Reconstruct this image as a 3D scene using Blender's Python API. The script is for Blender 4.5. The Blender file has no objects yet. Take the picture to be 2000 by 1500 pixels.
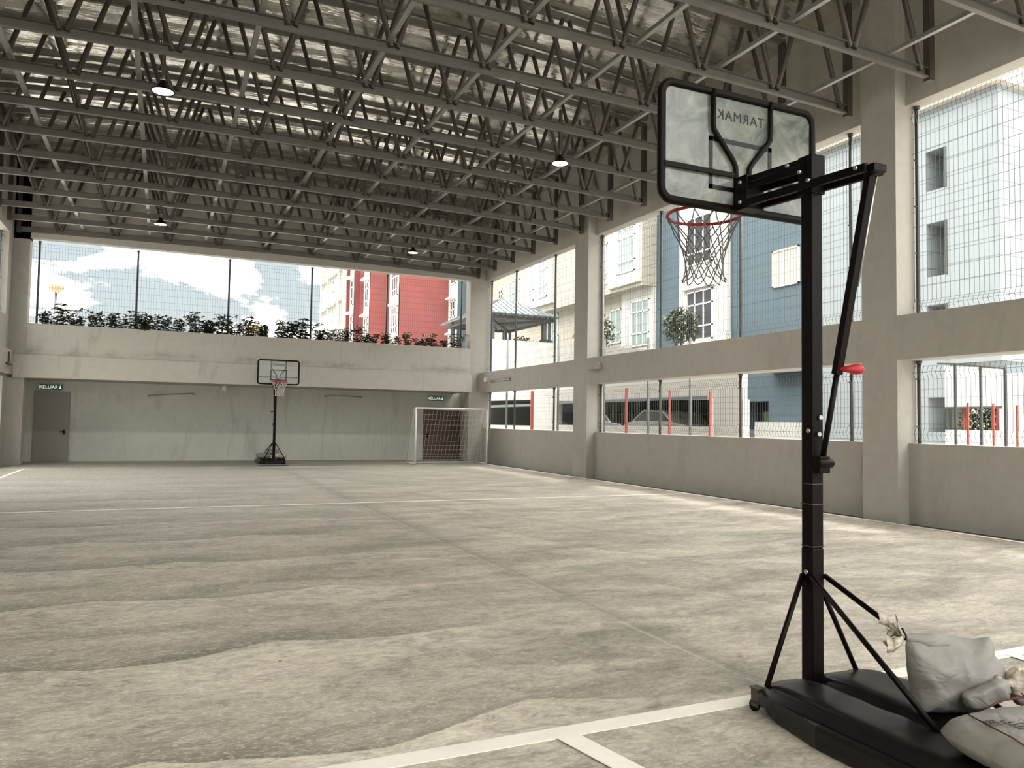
import bpy, math, random
from mathutils import Vector, Matrix, noise as mnoise
random.seed(7)
S = bpy.context.scene
COL = S.collection
PI = math.pi

# ------------------------------------------------------------------ camera
CAM_F, YAW, PITCH, ROLL, EYE = 1503.4, 0.4259, 0.0499, 0.0166, 1.64
cam_d = bpy.data.cameras.new('camera'); cam = bpy.data.objects.new('camera', cam_d); COL.objects.link(cam)
cam_d.sensor_fit = 'HORIZONTAL'; cam_d.sensor_width = 36.0; cam_d.lens = 36.0 * CAM_F / 2000.0
cam_d.clip_start = 0.05; cam_d.clip_end = 1000
fw = Vector((math.sin(YAW) * math.cos(PITCH), math.cos(YAW) * math.cos(PITCH), math.sin(PITCH)))
rt = Vector((math.cos(YAW), -math.sin(YAW), 0)); up = rt.cross(fw)
r2 = rt * math.cos(ROLL) + up * math.sin(ROLL); u2 = up * math.cos(ROLL) - rt * math.sin(ROLL)
m = Matrix((r2, u2, -fw)).transposed().to_4x4(); m.translation = Vector((0, 0, EYE))
cam.matrix_world = m
S.camera = cam
# ------------------------------------------------------------------ colour management
S.view_settings.view_transform = 'Standard'; S.view_settings.look = 'None'
S.view_settings.gamma = 1.0; S.view_settings.use_curve_mapping = False
S.view_settings.exposure = 1.17
S.cycles.max_bounces = 10; S.cycles.diffuse_bounces = 7; S.cycles.glossy_bounces = 4
S.cycles.transparent_max_bounces = 8
S.cycles.sample_clamp_indirect = 8.0

# ------------------------------------------------------------------ node helper
class NT:
    def __init__(s, tree): s.t = tree; s.n = tree.nodes; s.l = tree.links
    def add(s, typ, **kw):
        n = s.n.new(typ)
        for k, v in kw.items(): setattr(n, k, v)
        return n
    def put(s, sock, v):
        if isinstance(v, bpy.types.NodeSocket): s.l.new(v, sock)
        elif v is not None:
            if isinstance(v, (tuple, list)) and sock.type == 'RGBA' and len(v) == 3: v = (*v, 1)
            sock.default_value = v
    def math(s, op, a, b=None, c=None, clamp=False):
        n = s.add('ShaderNodeMath', operation=op, use_clamp=clamp)
        s.put(n.inputs[0], a)
        if b is not None: s.put(n.inputs[1], b)
        if c is not None: s.put(n.inputs[2], c)
        return n.outputs[0]
    def pos(s): return s.add('ShaderNodeNewGeometry').outputs['Position']
    def objc(s): return s.add('ShaderNodeTexCoord').outputs['Object']
    def sep(s, v):
        n = s.add('ShaderNodeSeparateXYZ'); s.put(n.inputs[0], v); return n.outputs
    def comb(s, x, y, z):
        n = s.add('ShaderNodeCombineXYZ'); s.put(n.inputs[0], x); s.put(n.inputs[1], y); s.put(n.inputs[2], z); return n.outputs[0]
    def vscale(s, v, sc):
        n = s.add('ShaderNodeVectorMath', operation='MULTIPLY'); s.put(n.inputs[0], v); n.inputs[1].default_value = sc; return n.outputs[0]
    def noise(s, v, scale, detail=4, rough=0.55, dist=0.0):
        n = s.add('ShaderNodeTexNoise'); s.put(n.inputs['Vector'], v)
        n.inputs['Scale'].default_value = scale; n.inputs['Detail'].default_value = detail
        n.inputs['Roughness'].default_value = rough; n.inputs['Distortion'].default_value = dist
        return n.outputs[0]
    def ramp(s, v, stops, interp='LINEAR'):
        n = s.add('ShaderNodeValToRGB'); s.put(n.inputs[0], v); r = n.color_ramp; r.interpolation = interp
        while len(r.elements) < len(stops): r.elements.new(0.5)
        for e, (p, c) in zip(r.elements, stops):
            e.position = p; e.color = (c, c, c, 1) if not isinstance(c, tuple) else (*c, 1)
        return n.outputs[0]
    def mix(s, f, a, b, mode='MIX'):
        n = s.add('ShaderNodeMix', data_type='RGBA', blend_type=mode)
        s.put(n.inputs[0], f); s.put(n.inputs[6], a); s.put(n.inputs[7], b); return n.outputs[2]
    def bump(s, h, strength=0.3, dist=0.02):
        n = s.add('ShaderNodeBump'); n.inputs['Strength'].default_value = strength
        n.inputs['Distance'].default_value = dist; s.put(n.inputs['Height'], h); return n.outputs[0]

def newmat(name):
    mt = bpy.data.materials.new(name); mt.use_nodes = True
    nt = NT(mt.node_tree); b = mt.node_tree.nodes['Principled BSDF']
    return mt, nt, b

def plain(name, col, rough=0.6, metal=0.0, var=0.12, scale=6.0, bump=0.0, spec=0.5):
    mt, nt, b = newmat(name); b.inputs['Specular IOR Level'].default_value = spec
    n = nt.noise(nt.objc(), scale, 5)
    v = nt.ramp(n, [(0.25, 1 - var), (0.75, 1.0)])
    nt.put(b.inputs['Base Color'], nt.mix(1.0, col, v, 'MULTIPLY'))
    b.inputs['Roughness'].default_value = rough; b.inputs['Metallic'].default_value = metal
    if bump: nt.put(b.inputs['Normal'], nt.bump(nt.noise(nt.objc(), scale * 4, 4), bump, 0.01))
    return mt

def plaster(name, col, stain=(0.28, 0.25, 0.21), amount=0.35, band=None):
    mt, nt, b = newmat(name)
    p = nt.pos(); big = nt.noise(p, 0.55, 5, 0.6, 0.4)
    fine = nt.noise(p, 5.0, 6, 0.65)
    st = nt.noise(nt.vscale(p, (1.6, 1.6, 0.35)), 1.3, 6, 0.65, 0.8)
    c = nt.mix(nt.ramp(big, [(0.35, 0.0), (0.7, 0.30)]), col, tuple(x * 0.82 for x in col))
    c = nt.mix(nt.math('MULTIPLY', nt.ramp(st, [(0.56, 0.0), (0.72, 1.0)]), amount), c, stain)
    c = nt.mix(0.35, c, nt.ramp(fine, [(0.3, 0.75), (0.7, 1.0)]), 'MULTIPLY')
    if band:      # patchy water marks that creep along the joint at this height
        z = nt.sep(p)[2]; dd = nt.math('ABSOLUTE', nt.math('SUBTRACT', nt.math('ADD', z, nt.math('MULTIPLY', nt.math('SUBTRACT', nt.noise(p, 1.4, 4), 0.5), 0.5)), band))
        patch = nt.ramp(nt.noise(nt.vscale(p, (1, 1, 0.3)), 0.8, 5, 0.7), [(0.44, 0.0), (0.6, 1.0)])
        c = nt.mix(nt.math('MULTIPLY', nt.math('MULTIPLY', nt.ramp(dd, [(0.0, 1.0), (0.035, 0.55), (0.22, 0.0)]), patch), 0.6), c, (0.19, 0.17, 0.14))
    nt.put(b.inputs['Base Color'], c); b.inputs['Roughness'].default_value = 0.75
    b.inputs['Specular IOR Level'].default_value = 0.25
    nt.put(b.inputs['Normal'], nt.bump(nt.noise(p, 14, 5), 0.15, 0.01))
    return mt

def siding(name, col, pitch=0.42, var=0.1, axis=2):
    mt, nt, b = newmat(name)
    p = nt.pos(); z = nt.sep(p)[axis]
    f = nt.math('FRACT', nt.math('DIVIDE', z, pitch))
    g = nt.math('LESS_THAN', f, 0.075)
    n = nt.noise(p, 0.5, 4)
    c = nt.mix(1.0, col, nt.ramp(n, [(0.3, 1 - var), (0.7, 1.0)]), 'MULTIPLY')
    c = nt.mix(nt.math('MULTIPLY', g, 0.42), c, tuple(x * 0.3 for x in col))
    nt.put(b.inputs['Base Color'], c); b.inputs['Roughness'].default_value = 0.7
    return mt

# ------------------------------------------------------------------ world: bright broken cloud
W = bpy.data.worlds.new('sky'); S.world = W; W.use_nodes = True
wt = NT(W.node_tree); bg = W.node_tree.nodes['Background']
d = wt.add('ShaderNodeTexCoord').outputs['Generated']
dz = wt.sep(d)
zz = wt.math('ADD', wt.math('MAXIMUM', dz[2], 0.0), 0.22)
plane = wt.comb(wt.math('DIVIDE', dz[0], zz), wt.math('DIVIDE', dz[1], zz), 0.0)
cl = wt.noise(plane, 1.9, 8, 0.6, 0.6)
cloud = wt.ramp(wt.math('ADD', cl, wt.math('MULTIPLY', dz[2], 0.16)), [(0.50, 0.0), (0.60, 1.0)])
skyc = wt.mix(wt.ramp(dz[2], [(0.0, 0.0), (0.6, 1.0)]), (0.325, 0.36, 0.36), (0.28, 0.35, 0.40))
hi = wt.mix(wt.ramp(dz[2], [(0.12, 0.0), (0.55, 1.0)]), (1.3, 1.27, 1.21), (4.8, 4.7, 4.45))
c = wt.mix(cloud, skyc, hi)
gr = wt.ramp(dz[2], [(0.0, 1.0), (0.02, 0.0)])
wt.put(bg.inputs['Color'], c)
bg.inputs['Strength'].default_value = 1.0

# bright veiled sun standing high over the open court side
sun_d = bpy.data.lights.new('sun', 'SUN'); sun = bpy.data.objects.new('sun', sun_d); COL.objects.link(sun)
sun_d.energy = 1.6; sun_d.angle = math.radians(6); sun_d.color = (1.0, 0.95, 0.86)
sun.rotation_euler = Vector((0.30, 0.42, 0.95)).to_track_quat('Z', 'Y').to_euler()

# ------------------------------------------------------------------ mesh helper
class MB:
    def __init__(s): s.v = []; s.f = []; s.sm = []
    def quad(s, a, b, c, d_, smooth=False):
        i = len(s.v); s.v += [tuple(a), tuple(b), tuple(c), tuple(d_)]; s.f.append((i, i + 1, i + 2, i + 3)); s.sm.append(smooth)
    def box(s, x0, x1, y0, y1, z0, z1):
        if x0 > x1: x0, x1 = x1, x0
        if y0 > y1: y0, y1 = y1, y0
        if z0 > z1: z0, z1 = z1, z0
        i = len(s.v)
        s.v += [(x0, y0, z0), (x1, y0, z0), (x1, y1, z0), (x0, y1, z0), (x0, y0, z1), (x1, y0, z1), (x1, y1, z1), (x0, y1, z1)]
        for q in ((0, 3, 2, 1), (4, 5, 6, 7), (0, 1, 5, 4), (1, 2, 6, 5), (2, 3, 7, 6), (3, 0, 4, 7)):
            s.f.append(tuple(i + k for k in q)); s.sm.append(False)
        return s
    def bar(s, p, q, w, h, upv=(0, 0, 1)):
        p = Vector(p); q = Vector(q); t = (q - p).normalized(); u = Vector(upv)
        if abs(t.dot(u)) > 0.98: u = Vector((0, 1, 0))
        sd = t.cross(u).normalized(); u = sd.cross(t).normalized()
        i = len(s.v)
        for e in (p, q):
            for a, b in ((-1, -1), (1, -1), (1, 1), (-1, 1)): s.v.append(tuple(e + sd * (a * w / 2) + u * (b * h / 2)))
        for k in ((3, 2, 1, 0), (4, 5, 6, 7), (0, 1, 5, 4), (1, 2, 6, 5), (2, 3, 7, 6), (3, 0, 4, 7)):
            s.f.append(tuple(i + j for j in k)); s.sm.append(False)
        return s
    def tube(s, pts, r, n=8, closed=False, caps=True):
        pts = [Vector(p) for p in pts]; N = len(pts); base = len(s.v)
        rs = r if isinstance(r, (list, tuple)) else [r] * N
        prev = None
        for i, p in enumerate(pts):
            if closed: t = pts[(i + 1) % N] - pts[i - 1]
            else: t = pts[min(i + 1, N - 1)] - pts[max(i - 1, 0)]
            t.normalize()
            if prev is None:
                u = Vector((0, 0, 1)) if abs(t.z) < 0.9 else Vector((1, 0, 0))
                u = (u - t * t.dot(u)).normalized()
            else: u = (prev - t * t.dot(prev)).normalized()
            prev = u; w = t.cross(u)
            for k in range(n):
                a = 2 * PI * k / n + PI / n
                s.v.append(tuple(p + (u * math.cos(a) + w * math.sin(a)) * rs[i]))
        sm = n > 4
        for i in range(N if closed else N - 1):
            j = (i + 1) % N
            for k in range(n):
                s.f.append((base + i * n + k, base + i * n + (k + 1) % n, base + j * n + (k + 1) % n, base + j * n + k)); s.sm.append(sm)
        if caps and not closed:
            s.f.append(tuple(base + k for k in reversed(range(n)))); s.sm.append(False)
            s.f.append(tuple(base + (N - 1) * n + k for k in range(n))); s.sm.append(False)
        return s
    def lathe(s, prof, c=(0, 0, 0), n=24):
        base = len(s.v)
        for r, z in prof:
            for k in range(n):
                a = 2 * PI * k / n; s.v.append((c[0] + r * math.cos(a), c[1] + r * math.sin(a), c[2] + z))
        for i in range(len(prof) - 1):
            for k in range(n):
                s.f.append((base + i * n + k, base + i * n + (k + 1) % n, base + (i + 1) * n + (k + 1) % n, base + (i + 1) * n + k)); s.sm.append(True)
        return s
    def prism(s, poly, a0, a1, axis='X'):
        """poly: list of 2D points; extruded along axis"""
        def P(u, v, a): return {'X': (a, u, v), 'Y': (u, a, v), 'Z': (u, v, a)}[axis]
        n = len(poly); i = len(s.v)
        s.v += [P(u, v, a0) for u, v in poly] + [P(u, v, a1) for u, v in poly]
        s.f.append(tuple(i + k for k in range(n))); s.sm.append(False)
        s.f.append(tuple(i + n + k for k in reversed(range(n)))); s.sm.append(False)
        for k in range(n):
            s.f.append((i + k, i + n + k, i + n + (k + 1) % n, i + (k + 1) % n)); s.sm.append(False)
        return s
    def grid(s, fn, nu, nv, wrapu=False):
        b = len(s.v)
        for i in range(nu):
            for j in range(nv): s.v.append(tuple(fn(i, j)))
        for i in range(nu if wrapu else nu - 1):
            for j in range(nv - 1):
                i2 = (i + 1) % nu
                s.f.append((b + i * nv + j, b + i2 * nv + j, b + i2 * nv + j + 1, b + i * nv + j + 1)); s.sm.append(True)
        return s
    def build(s, name, mat, parent=None, loc=None, label=None, bevel=0.0):
        me = bpy.data.meshes.new(name); me.from_pydata(s.v, [], s.f); me.update()
        me.polygons.foreach_set('use_smooth', s.sm)
        if mat: me.materials.append(mat)
        import bmesh
        if len(s.f) < 60000:
            bm = bmesh.new(); bm.from_mesh(me); bmesh.ops.recalc_face_normals(bm, faces=bm.faces); bm.to_mesh(me); bm.free()
        o = bpy.data.objects.new(name, me); COL.objects.link(o)
        if parent: o.parent = parent
        if loc: o.location = loc
        if label: o['label'] = label
        if bevel:
            b = o.modifiers.new('edge', 'BEVEL'); b.width = bevel; b.segments = 2; b.limit_method = 'ANGLE'
        return o

def tag(o, label=None, cat=None, group=None, kind=None):
    if label: o['label'] = label
    if cat: o['category'] = cat
    if group: o['group'] = group
    if kind: o['kind'] = kind
    return o
def thing(name, label, cat, loc=(0, 0, 0), rz=0.0, group=None):
    o = bpy.data.objects.new(name, None); COL.objects.link(o); o.location = loc; o.rotation_euler = (0, 0, rz)
    o.empty_display_size = 0.1
    return tag(o, label, cat, group)
KIDS = {}
def copy_tree(o, parent=None):
    c = o.copy(); COL.objects.link(c); c.parent = parent
    for ch in list(o.children): copy_tree(ch, c)
    return c
def struct(name, mb, mat, label=None, bevel=0.0):
    o = mb.build(name, mat, bevel=bevel); o['kind'] = 'structure'
    if label: o['label'] = label
    return o
def letters(text, size, mat, parent, M4, extrude=0.002, name='lettering', spacing=1.0):
    cu = bpy.data.curves.new('lettering', 'FONT'); cu.body = text; cu.size = size; cu.extrude = extrude
    cu.align_x = 'CENTER'; cu.align_y = 'CENTER'; cu.space_character = spacing; cu.offset = 0.0
    t = bpy.data.objects.new('t', cu); COL.objects.link(t)
    dg = bpy.context.evaluated_depsgraph_get(); me = bpy.data.meshes.new_from_object(t.evaluated_get(dg))
    bpy.data.objects.remove(t); bpy.data.curves.remove(cu)
    me.name = name; me.materials.clear(); me.materials.append(mat); me.transform(M4)
    o = bpy.data.objects.new(name, me); COL.objects.link(o); o.parent = parent
    return o
ORD = ['first', 'second', 'third', 'fourth', 'fifth', 'sixth', 'seventh', 'eighth', 'ninth', 'tenth', 'eleventh', 'twelfth', 'thirteenth', 'fourteenth', 'fifteenth', 'sixteenth']

# ------------------------------------------------------------------ materials
WALLC = (0.40, 0.382, 0.342)
M_wall = plaster('painted_concrete', WALLC)
M_wall2 = plaster('stained_concrete', (0.46, 0.44, 0.395), amount=0.6, band=3.72)
M_ext = plain('outer_render', (0.62, 0.60, 0.56), 0.8)
M_steel = plain('galvanised_steel', (0.155, 0.146, 0.130), 0.5, 0.35, 0.25, 3)
M_steeld = plain('dark_steel', (0.075, 0.064, 0.054), 0.5, 0.3, 0.25, 3)
M_tube = plain('bracing_steel', (0.34, 0.335, 0.32), 0.42, 0.5, 0.2, 3)
M_black = plain('black_powder_coat', (0.004, 0.0018, 0.0018), 0.42, 0.0, 0.3, 8, 0, 0.13)
M_blackp = plain('black_plastic', (0.007, 0.005, 0.005), 0.32, 0.0, 0.35, 5, 0.0, 0.32)
M_bolt = plain('bolt_zinc', (0.55, 0.54, 0.52), 0.3, 0.9)
M_red = plain('red_paint', (0.42, 0.012, 0.02), 0.4)
M_redpost = plain('orange_red_post', (0.36, 0.065, 0.045), 0.5)
M_white = plain('white_paint', (0.78, 0.77, 0.74), 0.45)
M_door = plain('grey_door_paint', (0.27, 0.245, 0.22), 0.55, 0, 0.08, 2)
M_brown = plain('brown_door_paint', (0.12, 0.078, 0.055), 0.6, 0, 0.25, 3)
M_wire = plain('fence_wire', (0.10, 0.115, 0.11), 0.5, 0.2)
M_post = plain('fence_post', (0.075, 0.08, 0.078), 0.5, 0.3)
M_lightpost = plain('light_fence_post', (0.16, 0.17, 0.17), 0.5, 0.3)
M_net = plain('grey_net_cord', (0.17, 0.16, 0.15), 0.8)
M_netw = plain('white_net_cord', (0.72, 0.72, 0.70), 0.8)
M_line = plain('court_line_paint', (0.90, 0.87, 0.79), 0.6, 0, 0.14, 5)
def cloth(name, col, rough, sc):
    mt, nt, b = newmat(name); p = nt.objc()
    a = nt.noise(nt.vscale(p, (1.0, 1.0, 1.6)), sc, 2, 0.5, 0.6); r = nt.math('ABSOLUTE', nt.math('SUBTRACT', a, 0.5))
    crease = nt.ramp(r, [(0.0, 0.0), (0.10, 1.0)])
    dirt = nt.noise(p, 5.0, 6, 0.65, 0.5)
    nt.put(b.inputs['Base Color'], nt.mix(1.0, nt.mix(0.05, col, crease, 'MULTIPLY'), nt.ramp(dirt, [(0.32, 0.86), (0.6, 1.0)]), 'MULTIPLY'))
    b.inputs['Roughness'].default_value = rough
    h = nt.math('ADD', nt.math('MULTIPLY', crease, 0.6), nt.math('MULTIPLY', nt.noise(p, sc * 2.0, 3, 0.5, 0.8), 0.5))
    nt.put(b.inputs['Normal'], nt.bump(h, 0.38, 0.014)); return mt
M_sack = cloth('white_woven_sack', (0.235, 0.226, 0.207), 0.6, 5.0)
M_bagw = cloth('pale_plastic_bag', (0.46, 0.405, 0.33), 0.35, 11.0)
M_cord = plain('brown_cord', (0.10, 0.03, 0.025), 0.8)
M_soil = plain('soil', (0.07, 0.05, 0.035), 0.95)
M_drain = plain('drain_grime', (0.07, 0.045, 0.035), 0.85, 0, 0.5, 3)
M_cream = siding('cream_siding', (0.42, 0.39, 0.325))
M_whites = siding('white_siding', (0.44, 0.43, 0.40), 0.36)
M_whitef = plain('white_render', (0.58, 0.57, 0.54), 0.75)
M_blue = siding('blue_siding', (0.062, 0.098, 0.118))
M_blueglare = siding('glare_paled_blue_siding', (0.24, 0.27, 0.28), 0.6)  # blue siding lightened in colour to stand in for sun glare
M_redw = siding('red_siding', (0.225, 0.055, 0.05), 0.5)
M_redshade = siding('shaded_red_siding', (0.16, 0.022, 0.023), 0.5)  # red siding darkened in colour to stand in for shadow
M_frame = plain('window_frame_white', (0.78, 0.78, 0.75), 0.5)
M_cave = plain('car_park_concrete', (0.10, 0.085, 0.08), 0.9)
M_ground = plain('paving', (0.48, 0.46, 0.42), 0.9, 0, 0.2, 0.6)
M_roofm = plain('grey_metal_roof', (0.115, 0.14, 0.148), 0.5, 0.2)
M_gaz = plain('grey_timber', (0.09, 0.10, 0.11), 0.6)
M_leaf = plain('glossy_leaf', (0.045, 0.06, 0.025), 0.3, 0, 0.5, 9)
M_leaf2 = plain('tree_leaf', (0.085, 0.105, 0.04), 0.5, 0, 0.5, 5)
M_yel = plain('yellow_leaf', (0.72, 0.42, 0.03), 0.5, 0, 0.3, 9)
M_stem = plain('stem', (0.12, 0.08, 0.05), 0.8)
M_green = plain('hedge_leaf', (0.07, 0.115, 0.05), 0.7, 0, 0.6, 8)
def glass(name, col, rough=0.08):
    mt, nt, b = newmat(name); n = nt.noise(nt.pos(), 0.8, 3)
    nt.put(b.inputs['Base Color'], nt.mix(n, col, tuple(x * 0.6 for x in col))); b.inputs['Roughness'].default_value = rough
    b.inputs['Specular IOR Level'].default_value = 0.8; return mt
M_glass = glass('window_glass', (0.34, 0.43, 0.40))
M_glassd = glass('dark_window_glass', (0.035, 0.035, 0.04))

def emis(name, col, st):
    mt, nt, b = newmat(name); b.inputs['Base Color'].default_value = (*col, 1)
    b.inputs['Emission Color'].default_value = (*col, 1); b.inputs['Emission Strength'].default_value = st; return mt
M_lamp = emis('lamp_lens', (1.0, 0.97, 0.92), 0.75)
M_sign = emis('exit_sign_green', (0.02, 0.06, 0.04), 0.08)
M_signt = emis('exit_sign_lettering', (0.85, 1.0, 0.9), 0.3)

# floor concrete
def floor_mat():
    mt, nt, b = newmat('court_concrete')
    p = nt.pos(); x, y, z = nt.sep(p)
    st = nt.noise(nt.vscale(p, (0.55, 1.5, 1)), 1.0, 8, 0.62, 0.8)          # long mottling
    md = nt.noise(nt.vscale(p, (1.0, 1.7, 1)), 3.2, 8, 0.68, 1.6)
    fn = nt.noise(nt.vscale(p, (1, 1.9, 1)), 16, 8, 0.72, 1.0)
    base = nt.mix(nt.ramp(st, [(0.34, 0.0), (0.66, 1.0)]), (0.33, 0.305, 0.258), (0.66, 0.605, 0.51))
    base = nt.mix(0.65, base, nt.ramp(md, [(0.34, 0.48), (0.60, 1.10)]), 'MULTIPLY')
    base = nt.mix(0.55, base, nt.ramp(fn, [(0.34, 0.52), (0.58, 1.0)]), 'MULTIPLY')
    # wave shaped dried water stains, one row every 1.83 m on the left half
    w1 = nt.noise(nt.comb(nt.math('MULTIPLY', x, 0.55), nt.math('MULTIPLY', y, 0.3), 0.0), 1.0, 2, 0.5)
    w2 = nt.noise(nt.vscale(p, (1.0, 1.0, 0)), 3.5, 4, 0.6)
    rowf = nt.math('DIVIDE', nt.math('SUBTRACT', y, 4.12), 1.83)
    rowi = nt.math('FLOOR', nt.math('ADD', rowf, 0.25))
    sc = nt.math('ABSOLUTE', nt.math('SINE', nt.math('ADD', nt.math('MULTIPLY', x, 1.55), nt.math('MULTIPLY', rowi, 1.9))))
    w = nt.math('ADD', nt.math('MULTIPLY', sc, 0.12), nt.math('MULTIPLY', nt.math('SUBTRACT', w1, 0.5), 0.30))
    w = nt.math('ADD', w, nt.math('MULTIPLY', nt.math('SUBTRACT', w2, 0.5), 0.05))
    f = nt.math('FRACT', nt.math('ADD', rowf, w))
    dark = nt.ramp(f, [(0.0, 1.0), (0.012, 0.9), (0.06, 0.55), (0.14, 0.34), (0.36, 0.0), (0.997, 0.0), (1.0, 1.0)])
    lite = nt.ramp(f, [(0.45, 0.0), (0.92, 1.0), (0.995, 1.0), (1.0, 0.0)])
    xm = nt.ramp(nt.math('DIVIDE', nt.math('ADD', x, nt.math('MULTIPLY', w1, 2.0)), 10.0), [(0.14, 1.0), (0.46, 0.0)])
    inten = nt.ramp(nt.noise(nt.vscale(p, (0.8, 0.5, 1)), 0.55, 3), [(0.36, 0.42), (0.58, 1.0)])
    fade = nt.ramp(nt.math('DIVIDE', y, 30.0), [(0.1, 1.0), (0.75, 0.35)])
    dk = nt.math('MULTIPLY', nt.math('MULTIPLY', nt.math('MULTIPLY', dark, xm), inten), fade)
    base = nt.mix(nt.math('MULTIPLY', dk, 0.92), base, (0.125, 0.112, 0.095))
    base = nt.mix(nt.math('MULTIPLY', nt.math('MULTIPLY', lite, nt.math('MULTIPLY', xm, nt.ramp(md, [(0.38, 0.1), (0.58, 1.0)]))), 0.42), base, (0.92, 0.86, 0.73))
    # dimmer light painted in: colour darkens towards the far end and left edge
    fg = nt.ramp(nt.math('DIVIDE', nt.math('SUBTRACT', nt.math('ADD', y, nt.math('MULTIPLY', w1, 5.0)), nt.math('MULTIPLY', x, 0.9)), 34.0), [(0.20, 0.0), (0.80, 1.0)])
    base = nt.mix(nt.math('MULTIPLY', fg, 0.85), base, (0.22, 0.215, 0.185))
    # right half: fainter, slanting edges near x = 5
    g = nt.math('FRACT', nt.math('ADD', nt.math('DIVIDE', nt.math('ADD', nt.math('MULTIPLY', x, 2.2), y), 3.7), nt.math('MULTIPLY', w1, 0.9)))
    rd = nt.ramp(g, [(0.0, 0.8), (0.02, 0.9), (0.22, 0.0), (1.0, 0.0)])
    xr = nt.ramp(nt.math('DIVIDE', x, 10.0), [(0.40, 0.0), (0.46, 1.0), (0.66, 1.0), (0.8, 0.0)])
    base = nt.mix(nt.math('MULTIPLY', nt.math('MULTIPLY', rd, xr), 0.33), base, (0.17, 0.155, 0.13))
    # slab joint along x = 3.6 with grime and pale filler
    jx = nt.math('ABSOLUTE', nt.math('SUBTRACT', nt.math('ADD', x, nt.math('MULTIPLY', nt.math('SUBTRACT', fn, 0.5), 0.12)), 3.60))
    jm = nt.ramp(jx, [(0.0, 1.0), (0.03, 0.6), (0.30, 0.0)])
    base = nt.mix(nt.math('MULTIPLY', jm, 0.55), base, (0.15, 0.145, 0.125))
    j2 = nt.ramp(nt.math('ABSOLUTE', nt.math('SUBTRACT', x, 3.53)), [(0.0, 1.0), (0.022, 0.0)])
    base = nt.mix(nt.math('MULTIPLY', nt.math('MULTIPLY', j2, nt.ramp(nt.noise(p, 0.9, 3), [(0.45, 0.0), (0.6, 1.0)])), 0.5), base, (0.6, 0.57, 0.5))
    # pale scuffs on the ridges
    s2 = nt.noise(nt.vscale(p, (1.3, 3.6, 1)), 7.5, 8, 0.74, 2.2)
    sm2 = nt.ramp(s2, [(0.52, 0.0), (0.60, 1.0)])
    lf = nt.ramp(nt.math('DIVIDE', x, 10.0), [(0.0, 1.0), (0.35, 0.35)])
    base = nt.mix(nt.math('MULTIPLY', nt.math('MULTIPLY', sm2, lf), 0.42), base, (0.92, 0.87, 0.75))
    dm2 = nt.ramp(s2, [(0.36, 1.0), (0.44, 0.0)])
    base = nt.mix(nt.math('MULTIPLY', dm2, 0.40), base, (0.17, 0.155, 0.125))
    # specks
    vo = nt.add('ShaderNodeTexVoronoi'); nt.put(vo.inputs['Vector'], p); vo.inputs['Scale'].default_value = 1.7
    sp = nt.math('LESS_THAN', vo.outputs['Distance'], 0.022)
    base = nt.mix(nt.math('MULTIPLY', sp, 0.8), base, (0.03, 0.03, 0.03))
    # scratches
    sn = nt.noise(nt.vscale(p, (1.0, 3.2, 1)), 5.0, 6, 0.7, 3.0)
    scm = nt.ramp(nt.math('ABSOLUTE', nt.math('SUBTRACT', sn, 0.5)), [(0.0, 1.0), (0.012, 0.0)])
    base = nt.mix(nt.math('MULTIPLY', nt.math('MULTIPLY', scm, nt.ramp(md, [(0.4, 0), (0.55, 1.0)])), 0.30), base, (0.12, 0.11, 0.09))
    nt.put(b.inputs['Base Color'], base)
    nt.put(b.inputs['Roughness'], nt.ramp(md, [(0.3, 0.6), (0.7, 0.8)]))
    b.inputs['Specular IOR Level'].default_value = 0.28
    h = nt.math('ADD', nt.math('MULTIPLY', md, 0.4), nt.math('MULTIPLY', nt.math('MULTIPLY', nt.math('SUBTRACT', 1.0, f), xm), 1.2))
    nt.put(b.inputs['Normal'], nt.bump(h, 0.35, 0.03))
    return mt
M_floor = floor_mat()

def foil_mat():
    mt, nt, b = newmat('roof_foil')
    p = nt.pos()
    n = nt.noise(nt.vscale(p, (0.35, 2.2, 1)), 1.6, 6, 0.6, 0.6)
    n2 = nt.noise(nt.vscale(p, (1.1, 1.0, 1)), 1.1, 5, 0.6, 1.0)
    c = nt.mix(nt.ramp(n, [(0.35, 0), (0.65, 1)]), (0.62, 0.63, 0.58), (0.92, 0.89, 0.80))
    c = nt.mix(0.4, c, nt.ramp(n2, [(0.35, 0.6), (0.65, 1.0)]), 'MULTIPLY')
    nt.put(b.inputs['Base Color'], c)
    b.inputs['Metallic'].default_value = 0.92
    nt.put(b.inputs['Roughness'], nt.ramp(n2, [(0.3, 0.09), (0.7, 0.22)]))
    y = nt.sep(p)[1]
    wv = nt.math('ABSOLUTE', nt.math('SINE', nt.math('MULTIPLY', y, PI / 0.86)))
    h = nt.math('ADD', nt.math('MULTIPLY', wv, 0.6), nt.math('MULTIPLY', nt.noise(nt.vscale(p, (0.8, 1.8, 1)), 2.0, 4), 1.0))
    nt.put(b.inputs['Normal'], nt.bump(h, 0.35, 0.06))
    return mt
M_foil = foil_mat()

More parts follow.
